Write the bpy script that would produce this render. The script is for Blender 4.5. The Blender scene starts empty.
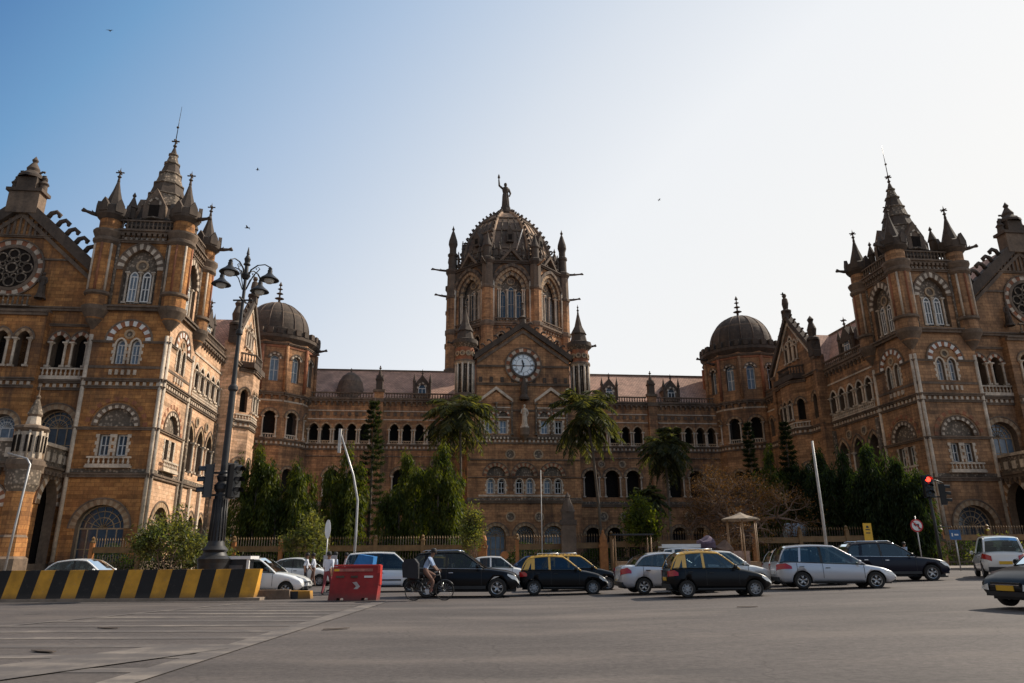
import bpy, bmesh, math, random
import numpy as np
from mathutils import Vector, Matrix, Euler
from mathutils.geometry import tessellate_polygon
R = math.radians
PI = math.pi
rnd = random.Random(7)
scene = bpy.context.scene
COL = scene.collection
CAMH, F, PITCH, ROLL, YAW = 1.5, 705.556, R(16.969), R(-0.396), R(6.032)

# ------------------------------------------------------------------ materials
def mat(name):
    m = bpy.data.materials.new(name); m.use_nodes = True
    nt = m.node_tree; b = nt.nodes['Principled BSDF']
    return m, nt, b
def nd(nt, t, **k):
    n = nt.nodes.new(t)
    for a, v in k.items(): setattr(n, a, v)
    return n
def noise(nt, vec, scale, detail=5, rough=.6):
    n = nd(nt, 'ShaderNodeTexNoise'); n.inputs['Scale'].default_value = scale
    n.inputs['Detail'].default_value = detail; n.inputs['Roughness'].default_value = rough
    if vec is not None: nt.links.new(vec, n.inputs['Vector'])
    return n.outputs['Fac']
def ramp(nt, fac, stops):
    r = nd(nt, 'ShaderNodeValToRGB'); e = r.color_ramp.elements
    while len(e) > 1: e.remove(e[-1])
    e[0].position, e[0].color = stops[0][0], tuple(stops[0][1]) + (1,)
    for p, c in stops[1:]:
        x = e.new(p); x.color = tuple(c) + (1,)
    nt.links.new(fac, r.inputs['Fac']); return r.outputs['Color']
def mix(nt, f, a, b, mode='MIX'):
    m = nd(nt, 'ShaderNodeMix', data_type='RGBA', blend_type=mode)
    for sock, val in ((0, f), (6, a), (7, b)):
        if isinstance(val, (int, float)): m.inputs[sock].default_value = val
        elif isinstance(val, tuple): m.inputs[sock].default_value = val + (1,)
        else: nt.links.new(val, m.inputs[sock])
    return m.outputs[2]
def mapped(nt, src, sc=(1, 1, 1)):
    t = nd(nt, 'ShaderNodeTexCoord'); m = nd(nt, 'ShaderNodeMapping')
    m.inputs['Scale'].default_value = sc
    nt.links.new(t.outputs[src], m.inputs['Vector']); return m.outputs['Vector']
def bump(nt, b, fac, s=.3, d=.1):
    n = nd(nt, 'ShaderNodeBump'); n.inputs['Strength'].default_value = s; n.inputs['Distance'].default_value = d
    nt.links.new(fac, n.inputs['Height']); nt.links.new(n.outputs['Normal'], b.inputs['Normal'])

def g(v):
    return (v, v, v)
def stone(name, c1, c2, soot, amt=.5, brick=True, rough=.9, streak=1.0, bs=.3):
    m, nt, b = mat(name)
    uv = mapped(nt, 'UV')
    ob = mapped(nt, 'Object')
    if brick:
        br = nd(nt, 'ShaderNodeTexBrick'); nt.links.new(uv, br.inputs['Vector'])
        br.inputs['Color1'].default_value = c1 + (1,); br.inputs['Color2'].default_value = c2 + (1,)
        br.inputs['Mortar'].default_value = tuple(x * .7 for x in c2) + (1,)
        br.inputs['Scale'].default_value = 1; br.inputs['Mortar Size'].default_value = .018
        br.inputs['Brick Width'].default_value = .85; br.inputs['Row Height'].default_value = .36
        br.inputs['Bias'].default_value = -.1
        # darker bonding courses every few rows of stone
        sz = nd(nt, 'ShaderNodeSeparateXYZ'); nt.links.new(uv, sz.inputs[0])
        md = nd(nt, 'ShaderNodeMath', operation='FRACT'); dv = nd(nt, 'ShaderNodeMath', operation='DIVIDE'); dv.inputs[1].default_value = 1.8
        nt.links.new(sz.outputs['Y'], dv.inputs[0]); nt.links.new(dv.outputs[0], md.inputs[0])
        bf = ramp(nt, md.outputs[0], [(.0, g(0)), (.795, g(0)), (.80, g(.5)), (.995, g(.5)), (1, g(0))])
        bw = noise(nt, mapped(nt, 'Object'), .35, 3, .5)
        bm = nd(nt, 'ShaderNodeMath', operation='MULTIPLY'); nt.links.new(bf, bm.inputs[0]); nt.links.new(ramp(nt, bw, [(.4, g(.15)), (.6, g(1.2))]), bm.inputs[1])
        base = mix(nt, bm.outputs[0], br.outputs['Color'], tuple(x * .42 for x in c2))
    else:
        base = mix(nt, noise(nt, ob, 1.3, 6, .7), c1, c2)
    v = noise(nt, ob, .45, 6, .65)
    base = mix(nt, .8, base, ramp(nt, v, [(.28, g(.45)), (.5, g(1)), (.72, (1.4, 1.35, 1.3))]), 'MULTIPLY')
    st = noise(nt, mapped(nt, 'Object', (1.2, 1.2, .12)), 1.0, 5, .7)
    s2 = noise(nt, ob, .16, 4, .6)
    mm = nd(nt, 'ShaderNodeMath', operation='MULTIPLY'); nt.links.new(st, mm.inputs[0]); nt.links.new(s2, mm.inputs[1])
    f = ramp(nt, mm.outputs[0], [(.29 - .12 * amt, g(0)), (.29 + .16 * (1.2 - amt), g(amt))])
    col = mix(nt, f, base, soot)
    if name.startswith('carved'):
        vo = nd(nt, 'ShaderNodeTexVoronoi'); vo.inputs['Scale'].default_value = 3.2; nt.links.new(ob, vo.inputs['Vector'])
        col = mix(nt, .85, col, ramp(nt, vo.outputs['Distance'], [(.1, g(1.5)), (.45, g(.35))]), 'MULTIPLY')
    fine = noise(nt, ob, 3.2, 6, .75)
    col = mix(nt, .55, col, ramp(nt, fine, [(.32, g(.5)), (.68, g(1.4))]), 'MULTIPLY')
    nt.links.new(col, b.inputs['Base Color']); b.inputs['Roughness'].default_value = rough
    bump(nt, b, fine, bs, .08)
    return m
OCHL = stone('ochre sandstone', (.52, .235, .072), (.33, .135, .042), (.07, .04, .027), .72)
OCHS = stone('sunlit pale ochre sandstone', (.80, .50, .31), (.58, .34, .19), (.15, .085, .05), .55)  # same stone, sunlight on the left inner faces put into its colour
OCHC = stone('shade toned centre sandstone', (.55, .28, .125), (.36, .175, .082), (.05, .033, .026), .75)  # same stone, shade and haze of the centre put into its tone
OCHR = stone('shade toned right sandstone', (.48, .255, .12), (.31, .16, .078), (.05, .035, .028), .72)  # ochre stone again, toned as the right wing looks in shade
OCH = OCHL
OC2 = stone('red brown sandstone', (.36, .14, .065), (.27, .10, .05), (.08, .045, .032), .6, brick=False)
PAL = stone('pale limestone', (.70, .58, .45), (.52, .41, .30), (.14, .10, .08), .5, brick=False)
TRI = stone('grey weathered stone', (.24, .165, .11), (.13, .09, .063), (.055, .042, .035), .65, brick=False)
BND = stone('buff arch stone', (.48, .34, .21), (.36, .24, .14), (.13, .085, .06), .5, brick=False)
BN2 = stone('brown arch stone', (.36, .22, .12), (.27, .16, .085), (.10, .06, .045), .5, brick=False)
CAR = stone('carved grey stone', (.46, .36, .26), (.22, .16, .115), (.07, .05, .04), .5, brick=False, bs=1.0)
DRK = stone('blackened stone', (.12, .085, .06), (.07, .05, .038), (.028, .023, .02), .6, brick=False)
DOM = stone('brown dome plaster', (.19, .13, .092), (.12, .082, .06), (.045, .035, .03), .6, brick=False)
LIT = stone('dome stone painted sunlit', (.55, .37, .24), (.38, .24, .15), (.10, .07, .05), .6, brick=False)  # dome tone with the sun painted in, for facets that catch light

def simple(name, c, rough=.6, metal=0., spec=.5, var=.25, sc=3., coat=0., emis=None):
    m, nt, b = mat(name)
    if var:
        v = noise(nt, mapped(nt, 'Object'), sc, 5, .65)
        col = mix(nt, 1., c, ramp(nt, v, [(.25, g(1 - var)), (.75, g(1 + var))]), 'MULTIPLY')
        nt.links.new(col, b.inputs['Base Color'])
    else: b.inputs['Base Color'].default_value = c + (1,)
    b.inputs['Roughness'].default_value = rough; b.inputs['Metallic'].default_value = metal
    b.inputs['Specular IOR Level'].default_value = spec; b.inputs['Coat Weight'].default_value = coat
    b.inputs['Coat Roughness'].default_value = .05
    if emis: b.inputs['Emission Color'].default_value = emis[0] + (1,); b.inputs['Emission Strength'].default_value = emis[1]
    return m
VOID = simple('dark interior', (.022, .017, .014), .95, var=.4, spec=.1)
PANE = simple('window glass', (.045, .055, .065), .12, var=.5, sc=1.5)
PANB = simple('blue grey glass', (.16, .20, .24), .25, var=.4, sc=1.5)
WHT = simple('white paint', (.70, .66, .60), .6, var=.25)
DIAL = simple('clock dial', (.88, .92, .92), .45, var=.04)
BLK = simple('black paint', (.015, .015, .016), .4, var=.2)
def tiles(name, c1, c2):
    m, nt, b = mat(name)
    br = nd(nt, 'ShaderNodeTexBrick'); nt.links.new(mapped(nt, 'UV'), br.inputs['Vector'])
    br.inputs['Color1'].default_value = c1 + (1,); br.inputs['Color2'].default_value = c2 + (1,)
    br.inputs['Mortar'].default_value = tuple(x * .5 for x in c2) + (1,)
    br.inputs['Scale'].default_value = 1; br.inputs['Mortar Size'].default_value = .03
    br.inputs['Brick Width'].default_value = .45; br.inputs['Row Height'].default_value = .38
    v = noise(nt, mapped(nt, 'Object'), .5, 6, .7)
    col = mix(nt, .9, br.outputs['Color'], ramp(nt, v, [(.3, g(.5)), (.5, g(.95)), (.7, (1.25, 1.2, 1.2))]), 'MULTIPLY')
    nt.links.new(col, b.inputs['Base Color']); b.inputs['Roughness'].default_value = .85
    bump(nt, b, br.outputs['Fac'], .4, .1)
    return m
TILE = tiles('red roof tiles', (.62, .37, .26), (.48, .28, .20))

# ------------------------------------------------------------------ mesh builder
class MB:
    def __init__(s):
        s.v = []; s.f = []; s.m = []; s.sm = []; s.mats = []
    def mi(s, m):
        if m not in s.mats: s.mats.append(m)
        return s.mats.index(m)
    def add(s, M, vs, fs, m, smooth=False):
        o = len(s.v); k = s.mi(m)
        if M is not None:
            flip = M.determinant() < 0
            s.v += [tuple(M @ Vector(p)) for p in vs]
        else:
            flip = False; s.v += [tuple(p) for p in vs]
        for f in fs:
            f = tuple(i + o for i in f)
            s.f.append(f[::-1] if flip else f); s.m.append(k); s.sm.append(smooth)
    def box(s, M, x0, x1, y0, y1, z0, z1, m):
        vs = [(x0, y0, z0), (x1, y0, z0), (x1, y1, z0), (x0, y1, z0), (x0, y0, z1), (x1, y0, z1), (x1, y1, z1), (x0, y1, z1)]
        s.add(M, vs, [(0, 3, 2, 1), (4, 5, 6, 7), (0, 1, 5, 4), (1, 2, 6, 5), (2, 3, 7, 6), (3, 0, 4, 7)], m)
    def bar(s, M, a, b, r, m, r2=None, n=8, smooth=True):
        s.tube(M, [a, b], [r, r if r2 is None else r2], m, n, smooth)
    def tube(s, M, pts, rad, m, n=8, smooth=True, cap=True):
        pts = [Vector(p) for p in pts]
        if not isinstance(rad, (list, tuple)): rad = [rad] * len(pts)
        vs = []; up = None
        for i, p in enumerate(pts):
            d = (pts[min(i + 1, len(pts) - 1)] - pts[max(i - 1, 0)]).normalized()
            if up is None:
                up = Vector((0, 0, 1)) if abs(d.z) < .9 else Vector((1, 0, 0))
            x = d.cross(up).normalized(); y = x.cross(d).normalized(); up = y
            for k in range(n):
                a = 2 * PI * k / n
                vs.append(p + (x * math.cos(a) + y * math.sin(a)) * rad[i])
        fs = []
        for i in range(len(pts) - 1):
            for k in range(n):
                a, b = i * n + k, i * n + (k + 1) % n
                fs.append((a, a + n, b + n, b))
        if cap: fs += [tuple(range(n)), tuple(range(len(vs) - 1, len(vs) - 1 - n, -1))]
        s.add(M, vs, fs, m, smooth)
    def lathe(s, M, c, prof, m, n=16, smooth=True, a0=0., mats=None):
        # prof: (r, z) from bottom to top
        cx, cy, cz = c
        for i in range(len(prof) - 1):
            (r0, z0), (r1, z1) = prof[i], prof[i + 1]
            vs = []
            for r, z in ((r0, z0), (r1, z1)):
                for k in range(n):
                    a = 2 * PI * k / n + a0
                    vs.append((cx + r * math.cos(a), cy + r * math.sin(a), cz + z))
            fs = []
            if r1 < 1e-4:
                vs = vs[:n] + [(cx, cy, cz + z1)]; fs = [(k, (k + 1) % n, n) for k in range(n)]
            elif r0 < 1e-4:
                vs = vs[n:] + [(cx, cy, cz + z0)]; fs = [(k, n, (k + 1) % n) for k in range(n)]
            else: fs = [(k, (k + 1) % n, n + (k + 1) % n, n + k) for k in range(n)]
            s.add(M, vs, fs, mats[i] if mats else m, smooth)
    def prism(s, M, poly, y0, y1, m, back=True):
        # poly CCW in (u, z); front face at y0 looks to -y
        n = len(poly)
        vs = [(u, y0, z) for u, z in poly] + [(u, y1, z) for u, z in poly]
        fs = [tuple(range(n))] + ([tuple(range(2 * n - 1, n - 1, -1))] if back else [])
        fs += [(k + n, (k + 1) % n + n, (k + 1) % n, k) for k in range(n)]
        s.add(M, vs, fs, m)
    def build(s, name, parent=None, loc=None, rz=0, uv=True):
        me = bpy.data.meshes.new(name)
        me.from_pydata(s.v, [], s.f)
        for m in s.mats: me.materials.append(m)
        me.polygons.foreach_set('material_index', s.m)
        me.polygons.foreach_set('use_smooth', s.sm)
        if uv and len(s.f):
            ul = me.uv_layers.new(name='UVMap')
            co = np.array(s.v); nl = len(me.loops)
            li = np.zeros(nl, int); me.loops.foreach_get('vertex_index', li)
            nn = np.zeros(len(me.polygons) * 3); me.polygons.foreach_get('normal', nn); nn = nn.reshape(-1, 3)
            lt = np.zeros(len(me.polygons), int); me.polygons.foreach_get('loop_total', lt)
            pn = np.repeat(nn, lt, axis=0); P = co[li]
            hl = np.hypot(pn[:, 0], pn[:, 1]); flat = hl < .2
            tx = np.where(flat, 1., -pn[:, 1] / np.maximum(hl, 1e-6)); ty = np.where(flat, 0., pn[:, 0] / np.maximum(hl, 1e-6))
            u = P[:, 0] * tx + P[:, 1] * ty
            sl = np.where(flat, 1, np.maximum(hl, .3))
            v = np.where(flat, P[:, 1], P[:, 2] / sl)
            ul.data.foreach_set('uv', np.stack([u, v], 1).ravel())
        me.validate(); me.update()
        o = bpy.data.objects.new(name, me); COL.objects.link(o)
        if parent is not None: o.parent = parent
        if loc is not None: o.location = loc
        if rz: o.rotation_euler = (0, 0, rz)
        return o

def empty(name, loc=(0, 0, 0), rz=0, parent=None):
    o = bpy.data.objects.new(name, None); COL.objects.link(o)
    o.location = loc; o.rotation_euler = (0, 0, rz); o.empty_display_size = .3
    if parent is not None: o.parent = parent
    return o
def tag(o, label=None, cat=None, group=None, kind=None):
    if label: o['label'] = label
    if cat: o['category'] = cat
    if group: o['group'] = group
    if kind: o['kind'] = kind
    return o
def copy_tree(o, parent=None):
    c = o.copy(); COL.objects.link(c); c.parent = parent
    for ch in list(o.children): copy_tree(ch, c)
    return c
def frame(x0, y0, deg):
    a = R(deg); c, s_ = math.cos(a), math.sin(a)
    return Matrix(((c, -s_, 0, x0), (s_, c, 0, y0), (0, 0, 1, 0), (0, 0, 0, 1)))

# ------------------------------------------------------------------ gothic vocabulary
def arch_curve(u, zs, w, k, off=0., n=10):
    """right spring -> left spring, CCW seen from outside"""
    r = w / 2; pts = []
    if k == 'r':
        for i in range(n + 1):
            a = PI * i / n; pts.append((u + (r + off) * math.cos(a), zs + (r + off) * math.sin(a)))
    elif k == 'f':
        pts = [(u + r + off, zs + off), (u - r - off, zs + off)]
    else:
        Rr = w * (.72 if k == 'p' else .95); c = Rr - r; rr = Rr + off
        a1 = math.acos(c / rr); h = n // 2
        for i in range(h + 1):
            a = a1 * i / h; pts.append((u - c + rr * math.cos(a), zs + rr * math.sin(a)))
        for i in range(1, h + 1):
            a = a1 * (1 - i / h); pts.append((u + c - rr * math.cos(a), zs + rr * math.sin(a)))
    return pts
def outline(o, off=0.):
    return [(o['u'] - o['w'] / 2 - off, o['z0'] - off), (o['u'] + o['w'] / 2 + off, o['z0'] - off)] + arch_curve(o['u'], o['zs'], o['w'], o['k'], off)
def op(u, z0, w, zs, k='r', d=.55, fill='win', ring=.32, rm=None, proud=.07, cols=False, quoin=False, glass=None, bars=1, hood=True):
    return dict(u=u, z0=z0, w=w, zs=zs, k=k, d=d, fill=fill, ring=ring, rm=rm or (BND, BN2), proud=proud, cols=cols, quoin=quoin, glass=glass or PANE, bars=bars, hood=hood, fm=None)
def ringseg(mb, M, u, zs, w, k, a, b, y0, y1, m1, m2, n=None):
    if n is None: n = max(8, int(w * 3.2) * 2)
    A = arch_curve(u, zs, w, k, a, n); B = arch_curve(u, zs, w, k, b, n)
    for i in range(len(A) - 1):
        mb.prism(M, [B[i], B[i + 1], A[i + 1], A[i]], y0, y1, m1 if i % 2 == 0 else m2)
def add_window(M, parent, o, y, fr=.13, name='window', fm=None):
    """glazed timber window at depth y: frame, mullions, transom, pane"""
    fm = fm or (BND if o['bars'] >= 3 else WHT)
    mb = MB(); out = outline(o)
    tri = tessellate_polygon([[Vector((a, b, 0)) for a, b in out]])
    vs = [(a, y, b) for a, b in out]
    fs = []
    for t in tri:
        p, q, r_ = [Vector(vs[i]) for i in t]
        nrm = (q - p).cross(r_ - p)
        fs.append(tuple(t) if nrm.y < 0 else tuple(t)[::-1])
    mb.add(M, vs, fs, VOID if (o['glass'] is not PANE and rnd.random() < .2) else (PANB if rnd.random() < .15 else o['glass']))
    inn = outline(o, -fr); n = len(out)
    for i in range(n):
        j = (i + 1) % n
        mb.prism(M, [out[i], out[j], inn[j], inn[i]], y - .06, y - .003, fm)
    u, z0, w, zs = o['u'], o['z0'], o['w'], o['zs']
    for b in range(o['bars']):
        x = u - w / 2 + w * (b + 1) / (o['bars'] + 1)
        mb.box(M, x - fr * .4, x + fr * .4, y - .05, y - .004, z0 + fr, zs, fm)
    mb.box(M, u - w / 2 + fr, u + w / 2 - fr, y - .056, y - .005, zs - fr * .5, zs + fr * .5, fm)
    if zs - z0 > 1.2: mb.box(M, u - w / 2 + fr, u + w / 2 - fr, y - .045, y - .006, (z0 + zs) / 2 - fr * .3, (z0 + zs) / 2 + fr * .3, fm)
    if o['k'] == 'r' and w > 2.2:
        for rr_ in (.45, .72):
            r_ = w / 2 * rr_
            for i in range(10):
                a, a2 = PI * i / 10, PI * (i + 1) / 10
                mb.prism(M, [(u + r_ * math.cos(a), zs + r_ * math.sin(a)), (u + (r_ + .09) * math.cos(a), zs + (r_ + .09) * math.sin(a)), (u + (r_ + .09) * math.cos(a2), zs + (r_ + .09) * math.sin(a2)), (u + r_ * math.cos(a2), zs + r_ * math.sin(a2))], y - .052, y - .007, fm)
        for i in range(1, 8):
            a = PI * i / 8; mb.bar(M, (u + .1 * math.cos(a), y - .03, zs + .1 * math.sin(a)), (u + (w / 2 - .1) * math.cos(a), y - .03, zs + (w / 2 - .1) * math.sin(a)), .045, fm, n=4)
    return mb.build(name, parent)
def wall(mb, M, poly, ops, parent, m=None, wins=True):
    m = m or OCH
    loops = [[Vector((a, b, 0)) for a, b in poly]] + [[Vector((a, b, 0)) for a, b in outline(o)] for o in ops]
    flat = [p for l in loops for p in l]
    tri = tessellate_polygon(loops)
    vs = [(p.x, 0, p.y) for p in flat]; fs = []
    for t in tri:
        p, q, r_ = [flat[i] for i in t]
        cr = (q.x - p.x) * (r_.y - p.y) - (q.y - p.y) * (r_.x - p.x)
        if abs(cr) < 1e-7: continue
        fs.append(tuple(t) if cr > 0 else tuple(t)[::-1])
    mb.add(M, vs, fs, m)
    for o in ops:
        out = outline(o); n = len(out); d = o['d']
        vs = [(a, 0, b) for a, b in out] + [(a, d, b) for a, b in out]
        mb.add(M, vs, [(k, (k + 1) % n, n + (k + 1) % n, n + k) for k in range(n)], TRI)
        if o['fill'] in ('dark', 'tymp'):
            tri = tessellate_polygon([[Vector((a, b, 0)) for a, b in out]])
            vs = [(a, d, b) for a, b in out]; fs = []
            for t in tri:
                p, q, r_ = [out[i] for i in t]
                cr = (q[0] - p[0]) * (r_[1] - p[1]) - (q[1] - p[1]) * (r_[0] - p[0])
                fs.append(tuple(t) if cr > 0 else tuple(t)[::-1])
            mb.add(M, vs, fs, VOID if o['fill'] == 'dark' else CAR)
        elif o['fill'] == 'win' and wins: add_window(M, parent, o, d - .02)
        if o['ring']:
            ringseg(mb, M, o['u'], o['zs'], o['w'], o['k'], .0, o['ring'], -o['proud'], .03, *o['rm'])
            if o['hood']: ringseg(mb, M, o['u'], o['zs'], o['w'], o['k'], o['ring'] + .003, o['ring'] + .14, -o['proud'] - .06, .03, TRI, TRI)
        if o['quoin']:
            z = o['z0']; i = 0
            while z < o['zs'] - .1:
                for sx in (-1, 1):
                    ww = .34 if i % 2 else .2
                    a = o['u'] + sx * (o['w'] / 2 + .003); b = a + sx * ww
                    mb.box(M, min(a, b), max(a, b), -.05, .03, z, z + .32, PAL)
                z += .34; i += 1
        if o['cols']:
            for sx in (-1, 1):
                x = o['u'] + sx * (o['w'] / 2 + .06)
                column(mb, M, x, -.1, o['z0'], o['zs'], .13)
def column(mb, M, x, y, z0, z1, r, m=None):
    m = m or PAL
    mb.box(M, x - r * 1.7, x + r * 1.7, y - r * 1.7, y + r * 1.7, z0, z0 + .2, m)
    mb.lathe(M, (x, y, 0), [(r, z0 + .2), (r * .9, z1 - .3), (r * 1.7, z1 - .06)], m, 8)
    mb.box(M, x - r * 1.9, x + r * 1.9, y - r * 1.9, y + r * 1.9, z1 - .06, z1 + .08, m)
def string(mb, M, u0, u1, z, h=.25, p=.18, m=None):
    m = m or TRI
    mb.box(M, u0, u1, -p, .04, z, z + h * .6, m); mb.box(M, u0, u1, -p * 1.5, .03, z + h * .6, z + h, m)
def dentils(mb, M, u0, u1, z, h=.32, step=.62, m=None, p=.1):
    m = m or PAL
    n = max(1, int((u1 - u0) / step)); st = (u1 - u0) / n
    for i in range(n): mb.box(M, u0 + i * st + .04, u0 + i * st + st * .52, -p, .03, z, z + h, m)
def corbels(mb, M, u0, u1, z, step=.8, m=None):
    m = m or TRI
    n = max(1, int((u1 - u0) / step)); st = (u1 - u0) / n
    for i in range(n):
        x = u0 + (i + .5) * st
        mb.box(M, x - .14, x + .14, -.42, .02, z - .3, z, m); mb.box(M, x - .11, x + .11, -.24, .02, z - .6, z - .302, m)
def balustrade(mb, M, u0, u1, z, h=1., y=-.2, m=None, step=.42, t=.16):
    m = m or TRI
    mb.box(M, u0, u1, y - t, y + t, z, z + .16, m); mb.box(M, u0, u1, y - t, y + t, z + h - .16, z + h, m)
    n = max(2, int((u1 - u0) / step)); st = (u1 - u0) / n
    for i in range(n):
        x = u0 + (i + .5) * st
        mb.lathe(M, (x, y, 0), [(.07, z + .16), (.12, z + .16 + (h - .32) * .35), (.06, z + .16 + (h - .32) * .7), (.1, z + h - .16)], m, 6)
def hook(mb, M, p, d, up, s, m=None):
    """crocket: a curled leaf"""
    p, d, up = Vector(p), Vector(d).normalized(), Vector(up).normalized()
    pts = [p, p + up * s * .45 + d * s * .05, p + up * s * .8 + d * s * .35, p + up * s * .75 + d * s * .75, p + up * s * .5 + d * s * .78]
    mb.tube(M, pts, [s * .2, s * .19, s * .18, s * .2, s * .1], m or DRK, 6)
def gargoyle(M, parent, p, d, L=2., m=None):
    mb = MB(); p = Vector(p); d = Vector(d).normalized()
    up = Vector((0, 0, 1))
    pts = [p, p + d * L * .45 + up * .02, p + d * L * .75 + up * .1, p + d * L * .9 + up * .18, p + d * L]
    mb.tube(M, pts, [.24, .2, .15, .24, .1], m or DRK, 7)
    s_ = d.cross(up)
    for k in (-1, 1): mb.tube(M, [p + d * L * .3, p + d * L * .45 + s_ * k * .3 + up * .25], [.12, .03], m or DRK, 5)
    return mb.build('gargoyle', parent)
def finial(mb, M, c, h, m=None, cross=True):
    m = m or DRK; x, y, z = c
    mb.lathe(M, c, [(.16, 0), (.1, h * .25), (.22, h * .33), (.1, h * .42), (.07, h * .6), (.17, h * .68), (.06, h * .76), (.0, h)], m, 8)
    if cross:
        mb.box(M, x - .42, x + .42, y - .06, y + .06, z + h * .6, z + h * .66, m)
        mb.box(M, x - .05, x + .055, y - .42, y + .42, z + h * .602, z + h * .658, m)
def turret(M, parent, x, y, zb, zt, r=1.1, gdirs=(), shaft=None, spire_h=5.6):
    """corner turret on a corbelled base with a gabled crown and conical spirelet"""
    mb = MB(); n = 12; sh = shaft or OCH
    mb.lathe(M, (x, y, zb), [(.15, -2.2), (.35, -1.9), (r * .75, -1.2), (r * .8, -1.05), (r * 1.15, -.3), (r * 1.2, .1), (r, .12)], TRI, n, mats=[TRI, TRI, OCH, TRI, TRI, TRI])
    mb.lathe(M, (x, y, 0), [(r, zb + .1), (r, zt - .5)], sh, n, smooth=False)
    for k in range(8):
        a = 2 * PI * k / 8
        mb.bar(M, (x + r * math.cos(a), y + r * math.sin(a), zb + 1.6), (x + r * math.cos(a), y + r * math.sin(a), zt - 1.4), .12, PAL if k % 2 else OC2, n=6)
    mb.lathe(M, (x, y, 0), [(r + .02, zb + 1.2), (r + .22, zb + 1.35), (r + .22, zb + 1.6), (r + .02, zb + 1.65)], TRI, n)
    mb.lathe(M, (x, y, 0), [(r, zt - 1.4), (r + .25, zt - 1.1), (r + .25, zt - .8), (r + .1, zt - .7), (r + .35, zt - .1), (r + .35, zt + .1), (r * .92, zt + .15)], TRI, n)
    mb.lathe(M, (x, y, 0), [(r * .92, zt + .15), (r * .92, zt + 1.5)], sh, n, smooth=False)
    mb.lathe(M, (x, y, 0), [(r * .95, zt + 1.35), (r * 1.3, zt + 1.8), (r * 1.34, zt + 2.1), (r * 1.34, zt + 2.7), (r * .9, zt + 3.0)], DRK, n)
    for k in range(6):
        a = 2 * PI * k / 6 + .3
        ca, sa = math.cos(a), math.sin(a); q = r * 1.25
        A = frame(x + q * ca, y + q * sa, math.degrees(a) + 90)
        mb.prism(M @ A, [(-.42, zt + 2.0), (.42, zt + 2.0), (.42, zt + 2.8), (0, zt + 3.5), (-.42, zt + 2.8)], -.12, .25, DRK)
    mb.lathe(M, (x, y, zt + 2.8), [(r * .88, 0), (r * .62, spire_h * .3), (r * .34, spire_h * .62), (.1, spire_h)], DRK, 8, smooth=False)
    finial(mb, M, (x, y, zt + 2.7 + spire_h), 1.7)
    t = mb.build('turret', parent)
    for d in gdirs:
        dv = Vector(d).normalized(); gargoyle(M, parent, (x + dv.x * r, y + dv.y * r, zt + 1.9), d, 1.7)
    return t
def pinnacle(M, parent, x, y, z0, h, w=.5, m=None):
    mb = MB(); m = m or DRK
    mb.box(M, x - w, x + w, y - w, y + w, z0, z0 + h * .38, m)
    mb.box(M, x - w * 1.25, x + w * 1.25, y - w * 1.25, y + w * 1.25, z0 + h * .38, z0 + h * .43, m)
    for sx in (-1, 1):
        for q in range(2):
            A = frame(x, y, 90 * q + (180 if sx < 0 else 0))
            mb.prism(M @ A, [(-w, z0 + h * .43), (w, z0 + h * .43), (0, z0 + h * .6)], -w * 1.1, 0, m)
    mb.lathe(M, (x, y, z0), [(w * .95, h * .43), (w * .3, h * .78), (.06, h * .86)], m, 8, smooth=False)
    mb.lathe(M, (x, y, z0), [(.06, h * .84), (w * .5, h * .88), (.08, h * .92), (w * .22, h * .95), (0, h)], m, 8)
    return mb.build('pinnacle', parent)
def statue(name, M, parent, x, y, z, h, m=None, torch=False):
    """robed figure on a small pedestal"""
    mb = MB(); m = m or CAR; k = h / 1.9
    mb.lathe(M, (x, y, z), [(.36 * k, 0), (.34 * k, .12 * k), (.27 * k, .16 * k), (.27 * k, .3 * k)], m, 8, smooth=False)
    b = z + .3 * k
    mb.lathe(M, (x, y, b), [(.23 * k, 0), (.2 * k, .3 * k), (.19 * k, .65 * k), (.15 * k, .85 * k), (.2 * k, 1.1 * k), (.17 * k, 1.22 * k), (.06 * k, 1.27 * k), (.055 * k, 1.32 * k)], m, 12)
    mb.lathe(M, (x, y, b + 1.31 * k), [(.0, 0), (.075 * k, .03 * k), (.095 * k, .12 * k), (.07 * k, .21 * k), (.0, .25 * k)], m, 10)
    for i in range(9):
        a = 2 * PI * i / 9
        mb.bar(M, (x + .2 * k * math.cos(a), y + .2 * k * math.sin(a), b), (x + .15 * k * math.cos(a), y + .15 * k * math.sin(a), b + .8 * k), .035 * k, m, n=5)
    if torch:
        mb.tube(M, [(x - .17 * k, y, b + 1.18 * k), (x - .36 * k, y - .05, b + 1.35 * k), (x - .38 * k, y, b + 1.72 * k)], [.07 * k, .06 * k, .04 * k], m, 7)
        mb.lathe(M, (x - .38 * k, y, b + 1.62 * k), [(.03 * k, 0), (.035 * k, .2 * k), (.08 * k, .24 * k), (.05 * k, .38 * k), (0, .5 * k)], m, 7)
    else:
        mb.tube(M, [(x - .17 * k, y, b + 1.16 * k), (x - .27 * k, y - .03 * k, b + .85 * k), (x - .12 * k, y - .22 * k, b + .75 * k)], [.065 * k, .055 * k, .035 * k], m, 6)
    mb.tube(M, [(x + .17 * k, y, b + 1.16 * k), (x + .28 * k, y - .03 * k, b + .86 * k), (x + .2 * k, y - .16 * k, b + .6 * k)], [.065 * k, .055 * k, .035 * k], m, 6)
    return mb.build(name, parent)
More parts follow.
